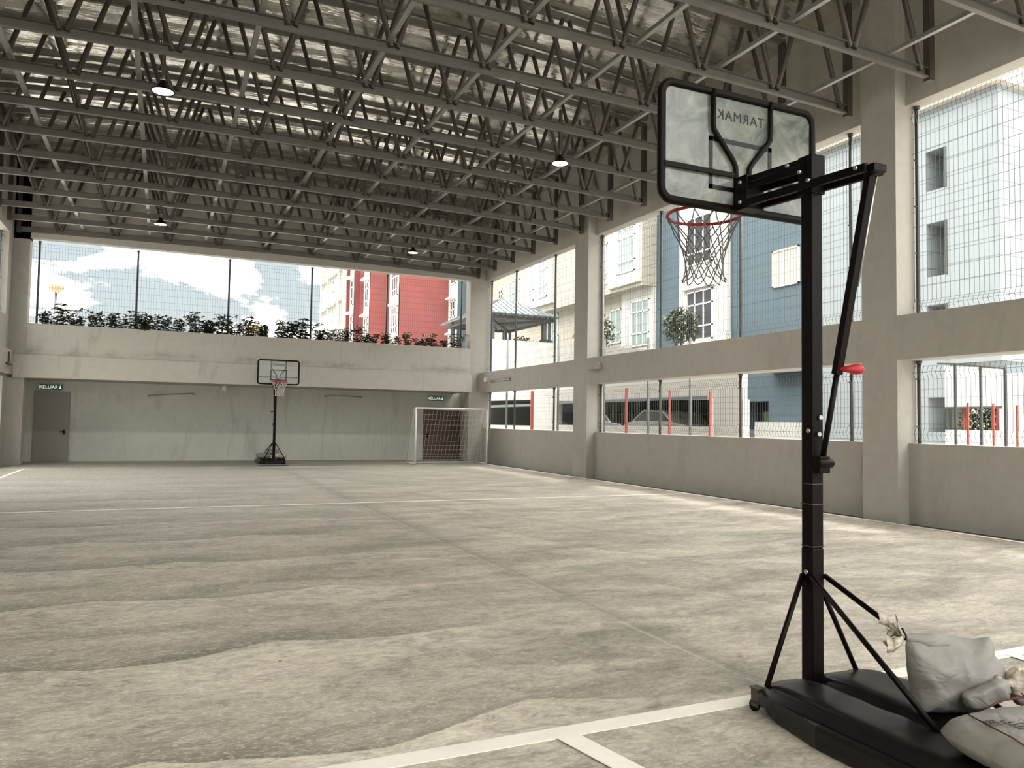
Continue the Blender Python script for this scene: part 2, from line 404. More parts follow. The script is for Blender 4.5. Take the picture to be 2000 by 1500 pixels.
def pane_mat(name, clear):
    mt, nt, b = newmat(name)
    p = nt.objc(); n = nt.noise(p, 4.5, 6, 0.62, 0.7)
    c = nt.mix(nt.ramp(n, [(0.38, 0.0), (0.62, 1.0)]), (0.15, 0.195, 0.195), (0.42, 0.44, 0.39))  # cloudy tones painted in for sky reflections on the clear board
    out = nt.n['Material Output']
    tl = nt.add('ShaderNodeBsdfTranslucent'); nt.put(tl.inputs[0], c)
    df = nt.add('ShaderNodeBsdfDiffuse'); nt.put(df.inputs[0], c)
    gl = nt.add('ShaderNodeBsdfGlossy'); gl.inputs['Roughness'].default_value = 0.12
    tr = nt.add('ShaderNodeBsdfTransparent')
    m1 = nt.add('ShaderNodeMixShader'); m1.inputs[0].default_value = 0.45; nt.l.new(tl.outputs[0], m1.inputs[1]); nt.l.new(df.outputs[0], m1.inputs[2])
    m2 = nt.add('ShaderNodeMixShader'); m2.inputs[0].default_value = clear; nt.l.new(m1.outputs[0], m2.inputs[1]); nt.l.new(tr.outputs[0], m2.inputs[2])
    m3 = nt.add('ShaderNodeMixShader'); m3.inputs[0].default_value = 0.045; nt.l.new(m2.outputs[0], m3.inputs[1]); nt.l.new(gl.outputs[0], m3.inputs[2])
    nt.l.new(m3.outputs[0], out.inputs[0]); return mt
M_pane = pane_mat('painted_reflection_polycarbonate', 0.30)
M_panec = pane_mat('clear_polycarbonate', 0.80)

# ================================================================== THE HALL
XR, XP, XF, XO = 11.83, 12.10, 12.24, 12.42      # pillar face, parapet face, fence plane, outer face
XL = -4.60
YB, YW = 29.43, 31.47
ZS, ZLT, ZUB, ZUT = 1.385, 2.86, 3.65, 7.50
YREAR = -6.0
CB = [(20.52, 21.36), (9.57, 10.32), (-1.35, -0.55)]
def roof_z(x): return 9.80 + 0.45 * (1 - ((x - 3.6) / 8.3) ** 2)

fl = MB(); fl.box(XL - 0.5, XR - 0.12, YREAR, YW + 0.2, -0.3, 0.0)
struct('floor', fl, M_floor, 'worn concrete court floor with wave shaped stains')
dr = MB(); dr.box(XR - 0.12, XP + 0.02, YREAR, YW + 0.2, -0.3, -0.035)
struct('trim_1', dr, M_drain, 'shallow dirty gutter along the foot of the fenced wall')
gd = MB(); gd.box(-160, XL - 0.5, -120, 260, -0.5, -0.05); gd.box(XO, 160, -120, 260, -0.5, -0.05)
gd.box(XL - 0.5, XO, YW + 0.2, 260, -0.5, -0.05); gd.box(XL - 0.5, XO, -120, YREAR, -0.5, -0.05)
struct('ground', gd, M_ground, 'pale paving outside the hall')

# right wall
wr = MB()
Y1 = YB
bays = [(21.36, Y1), (10.32, 20.52), (-0.55, 9.57), (YREAR, -1.35)]
for a, b_ in bays:
    wr.box(XP, XO, a, b_, -0.3, ZS)                 # parapet
    wr.box(XP - 0.0, XO, a, b_, ZUT, 10.15)          # header wall
wr.box(XR, XO, YREAR, Y1, ZLT, ZUB)                 # middle beam flush with pillars
struct('wall_right', wr, M_wall, 'grey concrete parapet, beam and header wall with wire mesh openings')
for i, (a, b_) in enumerate(CB):
    pb = MB(); pb.box(XR, XO - 0.002, a, b_, -0.3, ZLT); pb.box(XR, XO - 0.002, a, b_, ZUB, 10.1)
    struct('pillar', pb, M_wall, 'grey concrete pillar of the fenced right wall, ' + ['next to the far bay', 'behind the near hoop', 'out of the picture'][i])
cp = MB(); cp.box(11.42, XO, YB + 0.02, YB + 0.5, -0.3, 10.1); cp.box(XR, XO, YB + 0.5, YW + 0.2, -0.3, 3.0)
struct('pillar', cp, M_wall, 'grey concrete corner pillar behind the goal')

# back wall: planter box, beam, recessed lower wall, header
wb = MB(); wb.box(XL - 0.4, XO, YW, YW + 0.2, -0.3, 4.6)
struct('wall_back', wb, plaster('back_wall_paint', (0.55, 0.555, 0.50)), 'recessed pale lower wall behind the far hoop')
pl = MB()
pl.box(-4.14, 11.42, YB, YB + 0.18, 3.60, 4.64)
pl.box(-4.14, 11.42, YW - 0.15, YW, 3.60, 4.50)
struct('wall_planter', pl, M_wall2, 'long stained concrete planter box under the far opening', bevel=0.015)
bb = MB(); bb.box(-4.45, 11.50, YB - 0.10, YW, ZLT - 0.02, 3.60)
struct('wall_beam', bb, M_wall2, 'stained concrete beam carrying the planter', bevel=0.015)
so = MB(); so.box(-4.14, 11.42, YB + 0.18, YW - 0.15, 3.6, 4.56)
tag(so.build('planter_soil', M_soil), 'dark soil filling the long planter', 'soil', kind='stuff')
hb = MB(); hb.box(-4.6, 11.42, YB, YB + 0.35, 7.47, 10.25)
struct('wall_gable', hb, M_wall, 'grey header and gable wall over the far opening')

# left wall
wl = MB()
XLO = XL - 0.4
lbays = [(17.9, 28.62)]
wl.box(XLO, XL, 28.62, YW, -0.3, 10.1)
for a, b_ in lbays:
    wl.box(XLO, XL, a, b_, -0.3, 0.73); wl.box(XLO, XL, a, b_, 2.84, 4.78); wl.box(XLO, XL, a, b_, 7.42, 10.1)
for a, b_ in ((YREAR, 17.9),): wl.box(XLO, XL, a, b_, -0.3, 10.1)  # unseen near bays closed solid to cut sky light on the right wall
wl.box(XL, XL + 0.14, YREAR, YB - 0.10, 2.92, 3.70)
struct('wall_left', wl, M_wall, 'grey concrete wall with openings')
cl_ = MB(); cl_.box(XL, -4.14, YB - 0.0, YB + 0.5, -0.3, ZLT - 0.02); cl_.box(XL, -4.14, YB, YB + 0.5, 3.6, 7.6); cl_.box(-4.6, -4.14, YB, YB + 0.45, 7.4, 10.0)
struct('pillar', cl_, M_wall, 'grey concrete corner pillar beside the grey door')

# roof sheet
rs = MB(); NX = 24
def rp(i, dz_=0.0):
    x = -5.2 + (12.7 + 5.2) * i / NX; return x, roof_z(x) + 0.08 + dz_
for i in range(NX):
    (xa, za), (xb, zb) = rp(i), rp(i + 1)
    a = [(xa, YREAR - 0.5, za), (xb, YREAR - 0.5, zb), (xb, YW, zb), (xa, YW, za)]
    rs.quad(*a, smooth=True)
    rs.quad(*[(q[0], q[1], q[2] + 0.06) for q in a], smooth=True)
struct('ceiling', rs, M_foil, 'crinkled silver foil under the roof sheets')

# doors and signs
def door(x0, x1, z1, mat, name, hx, lab, double=False):
    f = MB(); f.box(x0 - 0.05, x0, YW - 0.04, YW, 0, z1 + 0.05); f.box(x1, x1 + 0.05, YW - 0.04, YW, 0, z1 + 0.05); f.box(x0, x1, YW - 0.04, YW, z1, z1 + 0.05)
    fr = f.build(name, M_door if mat is M_door else M_brown); tag(fr, lab, kind='structure')
    lf = MB()
    if double:
        mx = (x0 + x1) / 2; lf.box(x0, mx - 0.006, YW - 0.03, YW, 0.01, z1); lf.box(mx + 0.006, x1, YW - 0.03, YW, 0.01, z1)
    else: lf.box(x0, x1, YW - 0.03, YW, 0.01, z1)
    leaf = lf.build('door_leaf', mat, fr)
    h = MB(); h.tube([(hx, YW - 0.03, 1.05), (hx, YW - 0.09, 1.05), (hx - 0.13, YW - 0.09, 1.05)], 0.016)
    h.box(hx - 0.035, hx + 0.035, YW - 0.045, YW - 0.03, 0.95, 1.12)
    h.build('door_handle', M_black, fr, label='black lever handle')
    return fr
door(-4.03, -3.02, 2.42, M_door, 'door_1', -3.14, 'flat grey door under the exit sign')
door(10.20, 12.0 - 0.2, 2.14, M_brown, 'door_2', 10.34, 'brown door behind the goal net', True)

def exit_sign(x0, x1, z0, z1, lab, pict):
    y = YW - 0.16; t = thing('exit_sign', lab, 'exit sign', ((x0 + x1) / 2, YW, z0), 0, 'green exit signs')
    w = (x1 - x0) / 2; hgt = z1 - z0
    b = MB(); b.box(-w, w, -0.12, -0.06, 0, hgt); b.build('sign_box', M_sign, t, bevel=0.006)
    k = MB(); k.box(-0.03, 0.03, -0.06, 0, hgt * 0.4, hgt * 0.7); k.build('bracket', M_white, t)
    R = Matrix.Translation((-0.07 * w / 0.33, -0.122, hgt / 2)) @ Matrix.Rotation(PI / 2, 4, 'X')
    letters('KELUAR', hgt * 0.88, M_signt, t, R, 0.001)
    r = MB(); cx = w * 0.83
    r.lathe([(0.0, 0), (0.018, 0.01), (0.0, 0.03)], (cx, -0.124, hgt * 0.72), 8)
    r.bar((cx, -0.124, hgt * 0.68), (cx - 0.01, -0.124, hgt * 0.42), 0.004, 0.03)
    r.bar((cx, -0.124, hgt * 0.42), (cx - 0.035, -0.124, hgt * 0.16), 0.004, 0.016)
    r.bar((cx, -0.124, hgt * 0.42), (cx + 0.035, -0.124, hgt * 0.2), 0.004, 0.016)
    r.build('running_figure', M_signt, t)
exit_sign(-3.93, -3.24, 2.52, 2.70, 'green KELUAR exit sign with white letters over the grey door', True)
exit_sign(10.32, 11.0, 2.52, 2.70, 'green KELUAR exit sign above the goal and brown door', True)

def batten(p, q, lab, name='tube_light'):
    p = Vector(p); q = Vector(q); t = thing(name, lab, 'light fitting', tuple(p), 0, 'unlit tube light fittings')
    a = MB(); a.bar((0, 0, 0), q - p, 0.05, 0.045); a.build('channel', M_door, t)
    b = MB(); b.tube([Vector((0, 0, -0.045)), q - p - Vector((0, 0, 0.045))], 0.016); b.build('glass_tube', M_white, t)
    for e in (Vector((0, 0, 0)), q - p):
        c_ = MB(); c_.box(e.x - 0.03, e.x + 0.03, e.y - 0.03, e.y + 0.03, e.z - 0.07, e.z + 0.02); c_.build('end_cap', M_door, t)
batten((-0.47, 31.40, 2.42), (1.05, 31.40, 2.54), 'tilted tube light fitting on the wall left of the far hoop')
batten((6.0, 31.40, 2.60), (7.45, 31.40, 2.60), 'level tube light fitting on the wall between far hoop and goal')
batten((11.80, 28.05, 3.30), (11.80, 26.2, 3.30), 'tube light fitting on the concrete beam near the corner')
for (x, y, z, w, h_, lab) in ((2.12, 31.2, 2.72, 0.14, 0.2, 'small box hanging under the planter beam left of the far hoop'),):
    b = MB(); b.box(x - w / 2, x + w / 2, y - 0.08, y + 0.08, 2.66, ZLT - 0.02); tag(b.build('junction_box', M_white), lab, 'box')
b = MB(); b.box(XR - 0.14, XR, 19.66, 20.32, 3.27, 3.45); jb = b.build('junction_box', M_wall, bevel=0.01); tag(jb, 'rectangular grey box on the beam beside the middle pillar', 'box')
b = MB(); b.box(XR - 0.08, XR, 28.45, 28.65, 3.24, 3.42); tag(b.build('junction_box', M_white, bevel=0.008), 'small white box on the beam near the corner tube light', 'box')
b = MB(); b.box(XL + 0.14, XL + 0.20, 28.1, 28.9, 3.2, 3.25); b.box(XL + 0.14, XL + 0.19, 28.45, 28.5, 3.25, 3.6)
tag(b.build('wall_bracket', M_steeld), 'thin dark T shaped bracket on the left wall beam', 'bracket')

# ------------------------------------------------------------------ roof trusses
def chord_z(x): return 7.60 + 0.12 * (1 - ((x - 3.6) / 8.2) ** 2)
def make_truss():
    t = thing('roof_truss', 'x', 'roof truss')
    xa, xb = -4.52, 11.76
    N = 20; xs = [xa + (xb - xa) * i / N for i in range(N + 1)]
    bc = MB()
    for i in range(N):
        p, q = xs[i], xs[i + 1]; zp, zq = chord_z(p), chord_z(q)
        e = 0.001
        bc.bar((p - e, 0.035, zp + 0.085), (q + e, 0.035, zq + 0.085), 0.008, 0.17)
        bc.bar((p - e, 0, zp + 0.004), (q + e, 0, zq + 0.004), 0.08, 0.008)
        bc.bar((p - e, 0, zp + 0.166), (q + e, 0, zq + 0.166), 0.08, 0.008)
        bc.bar((p - e, -0.036, zp + 0.017), (q + e, -0.036, zq + 0.017), 0.006, 0.03)
    bc.build('bottom_chord', M_steel, t)
    tc = MB()
    for i in range(N):
        p, q = xs[i], xs[i + 1]
        tc.bar((p - 0.001, 0, roof_z(p) - 0.03), (q + 0.001, 0, roof_z(q) - 0.03), 0.08, 0.13)
    tc.build('top_chord', M_steel, t)
    for x in (xb - 0.06, xa + 0.06):
        ep = MB(); ep.box(x - 0.06, x + 0.06, -0.06, 0.06, 7.56, roof_z(x) - 0.05); ep.build('end_post', M_steeld, t)
    bn = [11.54 - 1.65 * k for k in range(10)]
    for k, x in enumerate(bn):
        for sgn in (-1, 1):
            tx = x + sgn * 0.80
            if k == 0 and sgn > 0: continue
            if tx < xa + 0.1: continue
            dg = MB(); dg.tube([(x + sgn * 0.05, 0, chord_z(x) + 0.10), (tx - sgn * 0.05, 0, roof_z(tx) - 0.06)], 0.048, 8)
            dg.build('web_tube', M_steeld, t)
    return t
TY = [8.79 + 1.71 * k for k in range(12, -4, -1)]
tr0 = make_truss()
for i, y in enumerate(TY):
    t = tr0 if i == 0 else copy_tree(tr0)
    t.location = (0, y, 0)
    t['group'] = 'steel roof trusses spanning the hall'
    t['label'] = ('steel roof truss running just over the far opening, last of the row' if i == 0 else
                  'steel roof truss, %s in from the truss over the far opening' % ORD[i - 1])
# long bracing tubes along the hall on the bottom chords
BX = [-2.61, -0.60, 1.20, 3.22, 4.98, 6.90, 8.62, 10.75]
for i, x in enumerate(BX):
    z = chord_z(x) + 0.215
    b = MB(); b.box(x - 0.035, x + 0.035, YREAR, YB, z - 0.03, z + 0.03); b.box(x - 0.05, x - 0.043, YREAR, YB, z - 0.03, z + 0.035); b.box(x - 0.05, x - 0.03, YREAR, YB, z - 0.034, z - 0.028)
    tag(b.build('bracing_rail', M_tube), 'long steel bracing rail along the roof, %s counted from the left wall' % ORD[i], 'bracing rail', 'bracing rails laid across the trusses')

# high bay lamps
def make_lamp():
    t = thing('pendant_lamp', 'x', 'pendant lamp')
    b = MB(); b.lathe([(0.0, 0.19), (0.05, 0.19), (0.065, 0.13), (0.10, 0.10), (0.12, 0.06), (0.19, 0.015), (0.195, 0.0), (0.185, 0.0), (0.17, 0.012), (0.0, 0.012)], n=28)
    b.build('lamp_housing', M_black, t)
    l = MB(); l.lathe([(0.0, -0.004), (0.12, -0.004), (0.168, 0.008)], n=28); l.build('lens', M_lamp, t)
    r = MB(); r.tube([(0, 0, 0.19), (0, 0, 0.26)], 0.012); r.tube([(0.0, 0, 0.25), (0.02, 0.0, 0.28), (0.0, 0, 0.31), (-0.02, 0, 0.28), (0, 0, 0.25)], 0.006, 6)
    r.build('hook', M_bolt, t)
    s_ = MB(); s_.box(-0.03, 0.03, -0.03, 0.03, 0.30, 1.15); s_.build('drop_rod', M_steeld, t)
    c_ = MB(); c_.tube([(-0.02, 0, 0.17), (-0.06, 0, 0.35), (-0.03, 0.01, 0.55), (-0.05, 0, 0.9)], 0.006, 6); c_.build('power_cable', M_black, t)
    return t
L = [(-0.18, 13.985, 7.08, 'black bell pendant lamp with glowing disc at the upper left of the roof'),
     (7.36, 13.985, 7.03, 'black bell pendant lamp with glowing disc left of the near backboard'),
     (-0.23, 24.245, 7.18, 'small far pendant lamp over the left end of the far opening'),
     (7.34, 24.245, 7.16, 'small far pendant lamp over the red building')]
l0 = make_lamp()
for i, (x, y, z, lab) in enumerate(L):
    t = l0 if i == 0 else copy_tree(l0); t.location = (x, y, z); t['label'] = lab; t['group'] = 'pendant high bay lamps'
    ld = bpy.data.lights.new('lamp_light', 'AREA'); ld.shape = 'DISK'; ld.size = 0.32; ld.energy = 28; ld.color = (1.0, 0.95, 0.86)
    lo = bpy.data.objects.new('lamp_light', ld); COL.objects.link(lo); lo.location = (0, 0, -0.02); lo.parent = t

# ------------------------------------------------------------------ wire mesh fences in the openings
def fence(axis, plane, a0, a1, z0, z1, posts, lab, group='wire mesh fences closing the openings', out=1, postr=0.035, vp=0.085, hp=0.27, cr=0.05, wt_=0.0065):
    """axis 'Y' = runs along Y at X=plane, axis 'X' = runs along X at Y=plane"""
    t = thing('mesh_fence', lab, 'mesh fence', (plane, (a0 + a1) / 2, z0) if axis == 'Y' else ((a0 + a1) / 2, plane, z0), 0, group)
    mid = (a0 + a1) / 2
    def P(a, o, z): return (o, a - mid, z - z0) if axis == 'Y' else (a - mid, o, z - z0)
    for a in posts:
        b = MB(); b.tube([P(a, 0.06 * out, z0), P(a, 0.06 * out, z1)], postr, 10)
        b.tube([P(a, 0.06 * out, z1 - 0.05), P(a, 0.06 * out, z1 - 0.0)], postr * 1.5, 10)
        zc = z0 + 0.3
        while zc < z1 - 0.2: b.tube([P(a, -0.01 * out, zc), P(a, 0.06 * out, zc)], 0.014, 6); zc += 0.85
        b.build('post', M_post, t)
    segs = [a0] + [p for p in sorted(posts) if a0 + 0.3 < p < a1 - 0.3] + [a1]
    zt = z1 - 0.10; zb = z0 + 0.05
    prof = [(0, zb), (cr, zb + 0.11), (0, zb + 0.22), (0, zt - 0.24), (cr, zt - 0.12), (0, zt)]
    for s0, s1 in zip(segs[:-1], segs[1:]):
        b = MB(); n = max(2, round((s1 - s0) / vp))
        for k in range(n):
            a = s0 + (k + 0.5) * (s1 - s0) / n
            b.tube([P(a, -o * out, z) for o, z in prof], wt_ / 2 * 1.1, 4, caps=False)
        hz = [zb, zb + 0.22]; z = zb + 0.22 + hp
        while z < zt - 0.3: hz.append(z); z += hp
        hz += [zt - 0.24, zt]
        for z in hz: b.tube([P(s0 + 0.02, 0, z), P(s1 - 0.02, 0, z)], wt_ / 2 * 1.1, 4, caps=False)
        for z in (zb + 0.11, zt - 0.12): b.tube([P(s0 + 0.02, -cr * out, z), P(s1 - 0.02, -cr * out, z)], wt_ / 2 * 1.1, 4, caps=False)
        b.build('mesh_panel', M_wire, t)
    return t
pA = [29.25, 26.83, 23.58]; pB = [20.46, 17.36, 14.17, 10.98]; pC = [9.50, 6.3, 3.1, 0.0]
fence('Y', XF, 21.36, 29.43, ZUB, ZUT, pA, 'tall upper wire mesh fence in front of the gazebo')
fence('Y', XF, 21.36, 29.43, ZS, ZLT, pA, 'low wire mesh fence in the opening behind the goal')
fence('Y', XF, 10.32, 20.52, ZUB, ZUT, pB, 'tall upper wire mesh fence in front of the blue building')
fence('Y', XF, 10.32, 20.52, ZS, ZLT, pB, 'low wire mesh fence in the opening between the two pillars')
fence('Y', XF, -0.55, 9.57, ZUB, ZUT, pC, 'tall upper wire mesh fence nearest the camera by the bright sky')
fence('Y', XF, -0.55, 9.57, ZS, ZLT, pC, 'low wire mesh fence nearest the camera behind the sandbags')
fence('X', YB + 0.45, -4.14, 11.42, 4.45, 7.47, [-3.93, -0.95, 2.09, 5.07, 8.03, 11.2], 'long wire mesh fence over the planter at the far end', hp=0.24)
fence('Y', XL - 0.15, 17.9, 28.62, 4.78, 7.42, [28.5, 25.3, 22.1, 18.9], 'upper wire mesh fence in the left wall', out=-1)
fence('Y', XL - 0.15, 17.9, 28.62, 0.73, 2.84, [28.5, 25.3, 22.1, 18.9], 'lower wire mesh fence in the left wall', out=-1)

# ------------------------------------------------------------------ court lines
def strip(pts, w, lab, z=0.003):
    b = MB()
    for (x0, y0), (x1, y1) in zip(pts[:-1], pts[1:]):
        b.bar((x0, y0, z), (x1, y1, z), w, 0.004)
    tag(b.build('court_line', M_line), lab, 'court line', 'painted white court lines')
strip([(XL + 0.1, 15.20), (11.60, 15.20)], 0.07, 'thin white line crossing the whole court at mid distance')
strip([(-3.0, 3.66), (3.3, 3.68), (11.6, 3.83)], 0.13, 'broad white line crossing the court under the near hoop')
strip([(1.99, 3.62), (2.28, 2.2), (2.6, 0.6)], 0.13, 'white spur line running towards the camera left of the near hoop', 0.0065)
strip([(5.72, 3.70), (5.60, 2.2), (5.5, 0.6)], 0.10, 'white spur line right of the sandbags', 0.0065)
strip([(11.56, -4), (11.56, 29.2)], 0.06, 'white side line along the foot of the fenced right wall', 0.0065)
strip([(-3.72, 5), (-3.72, 27.0)], 0.07, 'white side line along the left wall')

# ------------------------------------------------------------------ portable hoop
def hoop(loc, rz, dz, netmat, lab, wide=1.0, pane=None):
    t = thing('basketball_hoop', lab, 'basketball hoop', loc, rz, 'portable basketball hoops')
    # base: tray and two lobes
    def lobe(x0, x1, y0, y1, h0, h1, name='b'):
        nu, nv = 15, 19
        def fn(i, j):
            u = -1 + 2 * i / (nu - 1); v = -1 + 2 * j / (nv - 1)
            e = (1 - abs(u) ** 6) * (1 - abs(v) ** 8)
            e = max(e, 0) ** 0.38
            tx = x0 + (x1 - x0) * (u + 1) / 2; ty = y0 + (y1 - y0) * (v + 1) / 2
            k = 1 - 0.20 * max(0, v - 0.35) ** 1.5
            return ((tx) * k, ty, h0 + (h1 - h0) * e + 0.008 * mnoise.noise(Vector((tx * 6, ty * 6, 3))))
        return fn, nu, nv
    b = MB()
    prof = [(-0.44, -1.55), (0.44, -1.55), (0.50, -1.35), (0.50, -0.5), (0.46, -0.15), (0.38, 0.02), (0.28, 0.07), (-0.26, 0.07), (-0.36, 0.02), (-0.44, -0.15), (-0.50, -0.5), (-0.50, -1.35)]
    b.prism([(x, y) for x, y in prof], 0.0, 0.13, 'Z')
    b.build('base_tray', M_blackp, t, bevel=0.03)
    for (x0, x1) in ((-0.47, -0.09), (-0.05, 0.47)):
        lb = MB(); fn, nu, nv = lobe(x0, x1, -1.52, 0.055, 0.06, 0.205); lb.grid(fn, nu, nv); lb.build('water_tank', M_blackp, t)
    for x in (-0.40, 0.38):
        w = MB(); w.tube([(x - 0.012, 0.05, 0.032), (x + 0.012, 0.05, 0.032)], 0.032, 14); w.build('wheel', M_black, t)
        k = MB(); k.box(x - 0.018, x - 0.015, 0.0, 0.06, 0.03, 0.14); k.box(x + 0.015, x + 0.018, 0.0, 0.06, 0.03, 0.14); k.box(x - 0.04, x + 0.02, -0.02, 0.05, 0.14, 0.146); k.build('wheel_bracket', M_steeld, t)
    # pole
    top = 3.24 + dz
    pw = 0.045
    p = MB(); p.box(-pw, pw, -pw, pw, 0.12, 0.92); p.box(-pw * 0.97, pw * 0.97, -pw * 0.97, pw * 0.97, 0.92, top); p.build('pole', M_black, t, bevel=0.006)
    for zc in (0.93, 1.18, 1.30):
        tap = MB(); tap.box(-pw - 0.001, pw + 0.001, -pw - 0.001, pw + 0.001, zc, zc + 0.005); tap.build('pole_seam', M_steeld, t)
    # braces
    for (x, y) in ((-0.41, -0.06), (0.33, -0.02), (-0.16, -0.97), (0.38, -1.0)):
        b = MB(); b.tube([(0.05 * (1 if x > 0 else -1), 0.03 if y > -0.5 else -0.04, 0.76), (x, y, 0.17)], 0.0155, 10); b.build('brace', M_black, t)
    # bolts
    for (x, y, z) in ((-pw, -0.02, 1.62), (0.0, -pw, 1.60), (0.012, -pw, 1.70), (-pw, 0.0, 0.78), (0.01, -pw, 1.44)):
        z2 = z
        b = MB()
        ax = (-0.012, 0, 0) if x < -0.02 else (0, -0.014, 0)
        b.tube([(x, y, z2), (x + ax[0], y + ax[1], z2)], 0.014, 8); b.build('bolt', M_bolt, t)
    # lift arms: two side plates above, long bars below
    yb = 0.62
    for sx in (-1, 1):
        x = sx * 0.062
        a = MB(); a.bar((x, yb - 0.10, 3.27 + dz), (x, 0.0, 3.24 + dz), 0.012, 0.085); a.tube([(x, yb - 0.10, 3.27 + dz), (x, 0.02, 3.24 + dz)], 0.014, 8)
        a.build('upper_arm', M_black, t)
        a = MB(); a.bar((x, yb - 0.04, 3.14 + dz), (x, -0.46, 3.09 + dz), 0.03, 0.05); a.build('lower_arm', M_black, t, bevel=0.006)
        for (yy, zz_) in ((yb - 0.07, 3.285), (yb - 0.07, 3.15), (0.02, 3.20), (0.12, 3.27), (-0.05, 3.13), (-0.40, 3.10)):
            b = MB(); b.tube([(x, yy, zz_ + dz), (x + sx * 0.026, yy, zz_ + dz)], 0.012, 8); b.build('bolt', M_bolt, t)
    y_ = MB(); y_.box(-0.05, 0.05, -0.50, -0.42, 3.065 + dz, 3.11 + dz); y_.build('rear_yoke', M_black, t, bevel=0.004)
    br = MB(); br.box(-0.075, 0.075, yb - 0.13, yb - 0.02, 3.10 + dz, 3.33 + dz); br.build('board_bracket', M_black, t, bevel=0.004)
    cap = MB(); cap.box(-0.055, 0.055, -0.055, 0.055, 3.06 + dz, 3.30 + dz); cap.build('pole_head', M_black, t, bevel=0.004)
    # strut with sleeve and red handle
    A = Vector((0.0, -0.43, 3.06 + dz)); B = Vector((0.0, -0.075, 1.43))
    sl = A.lerp(B, 0.68)
    a = MB(); a.tube([sl, B], 0.017, 10); a.build('height_strut', M_black, t)
    a = MB(); a.bar(A, sl, 0.05, 0.042); a.build('strut_sleeve', M_black, t, bevel=0.004)
    a = MB(); a.tube([A + Vector((0.027, -0.02, 0)), A.lerp(sl, 0.55) + Vector((0.027, -0.02, 0))], 0.006, 6); a.build('strut_edge_rod', M_bolt, t)
    a = MB(); kx = sl + Vector((0.0, -0.02, 0.03))
    a.tube([kx, kx + Vector((0.04, -0.03, 0.0)), kx + Vector((0.075, -0.05, 0.0)), kx + Vector((0.10, -0.065, 0.0)), kx + Vector((0.115, -0.075, 0.0))], [0.012, 0.022, 0.034, 0.030, 0.004], 12)
    a.build('pull_handle', M_red, t, label='red plastic pull handle')
    a = MB(); a.box(-0.04, 0.04, -0.10, -0.04, 1.37, 1.47); a.tube([(-0.05, -0.085, 1.43), (0.06, -0.085, 1.43)], 0.032, 12); a.build('strut_hinge', M_black, t, bevel=0.004)
    # backboard
    W2, z0, z1, yy = 0.675 * wide, 3.105 + dz, 3.105 + dz + 0.825 * wide, yb + 0.02
    bd = MB(); bd.box(-W2 + 0.02, W2 - 0.02, yy - 0.004, yy + 0.004, z0 + 0.02, z1 - 0.02)
    board = bd.build('backboard', pane or M_pane, t)
    def rr(w, z0_, z1_, r, n=6):
        pts = []
        for cx, cz, a0 in ((w - r, z1_ - r, 0), (-w + r, z1_ - r, PI / 2), (-w + r, z0_ + r, PI), (w - r, z0_ + r, 1.5 * PI)):
            for k in range(n + 1):
                a = a0 + PI / 2 * k / n; pts.append((cx + r * math.cos(a), yy, cz + r * math.sin(a)))
        return pts
    fb = MB(); pts = rr(W2 - 0.017, z0 + 0.017, z1 - 0.017, 0.085)
    fb.tube(pts, 0.029, 8, closed=True); fb.build('board_frame', M_black, board)
    hgt = z1 - z0; kz = lambda f: z0 + hgt * f; ky = yy - 0.022
    ib = MB()
    for sx in (-1, 1):
        ib.tube([(sx * 0.25, ky, kz(0.99)), (sx * 0.25, ky, kz(0.70)), (sx * 0.245, ky, kz(0.655)), (sx * 0.215, ky, kz(0.61)), (sx * 0.085, ky, kz(0.43)), (sx * 0.06, ky, kz(0.38)), (sx * 0.055, ky, kz(0.32)), (sx * 0.055, ky, kz(0.02))], 0.019, 8)
    ib.bar((-W2 + 0.02, ky, kz(0.30)), (-0.05, ky, kz(0.30)), 0.02, 0.032); ib.bar((0.05, ky, kz(0.30)), (W2 - 0.02, ky, kz(0.30)), 0.02, 0.032)
    ib.build('inner_frame', M_black, board)
    tg = MB(); yf = yy + 0.005; tx = 0.275; ta, tb = kz(0.165), kz(0.605); tw = 0.032
    for yq in (yf,):
        tg.box(-tx, tx, yq - 0.011, yq + 0.002, tb - tw, tb); tg.box(-tx, tx, yq - 0.011, yq + 0.002, ta, ta + tw)
        tg.box(-tx, -tx + tw, yq - 0.011, yq + 0.002, ta, tb); tg.box(tx - tw, tx, yq - 0.011, yq + 0.002, ta, tb)
    tg.build('target_square', M_blackp, board)
    R = Matrix.Translation((0, yy, kz(0.80))) @ Matrix.Rotation(PI, 4, 'Z') @ Matrix.Rotation(PI / 2, 4, 'X')
    letters('TARMAK', 0.098, M_blackp, board, R, 0.006, spacing=1.12)
    # rim
    rc = Vector((0, yb + 0.14 + 0.27, 3.185 + dz)); RR = 0.268
    rm = MB(); rm.tube([(rc.x + RR * math.cos(2 * PI * k / 40), rc.y + RR * math.sin(2 * PI * k / 40), rc.z) for k in range(40)], 0.0115, 8, closed=True)
    rm.box(-0.07, 0.07, yy + 0.006, yy + 0.02, rc.z - 0.09, rc.z + 0.03)
    rm.prism([(-0.07, yy + 0.02), (0.07, yy + 0.02), (0.045, rc.y - RR + 0.02), (-0.045, rc.y - RR + 0.02)], rc.z - 0.012, rc.z + 0.006, 'Z')
    for sx in (-0.05, 0.05): rm.prism([(yy + 0.02, rc.z - 0.09), (yy + 0.02, rc.z - 0.01), (rc.y - RR + 0.01, rc.z - 0.01)], sx - 0.003, sx + 0.003, 'X')
    for k in range(12):
        a = 2 * PI * k / 12 + 0.13; rm.tube([(rc.x + RR * math.cos(a), rc.y + RR * math.sin(a), rc.z - 0.008), (rc.x + RR * math.cos(a), rc.y + RR * math.sin(a), rc.z - 0.03)], 0.004, 5)
    rim = rm.build('rim', M_red, t, label='red metal rim')
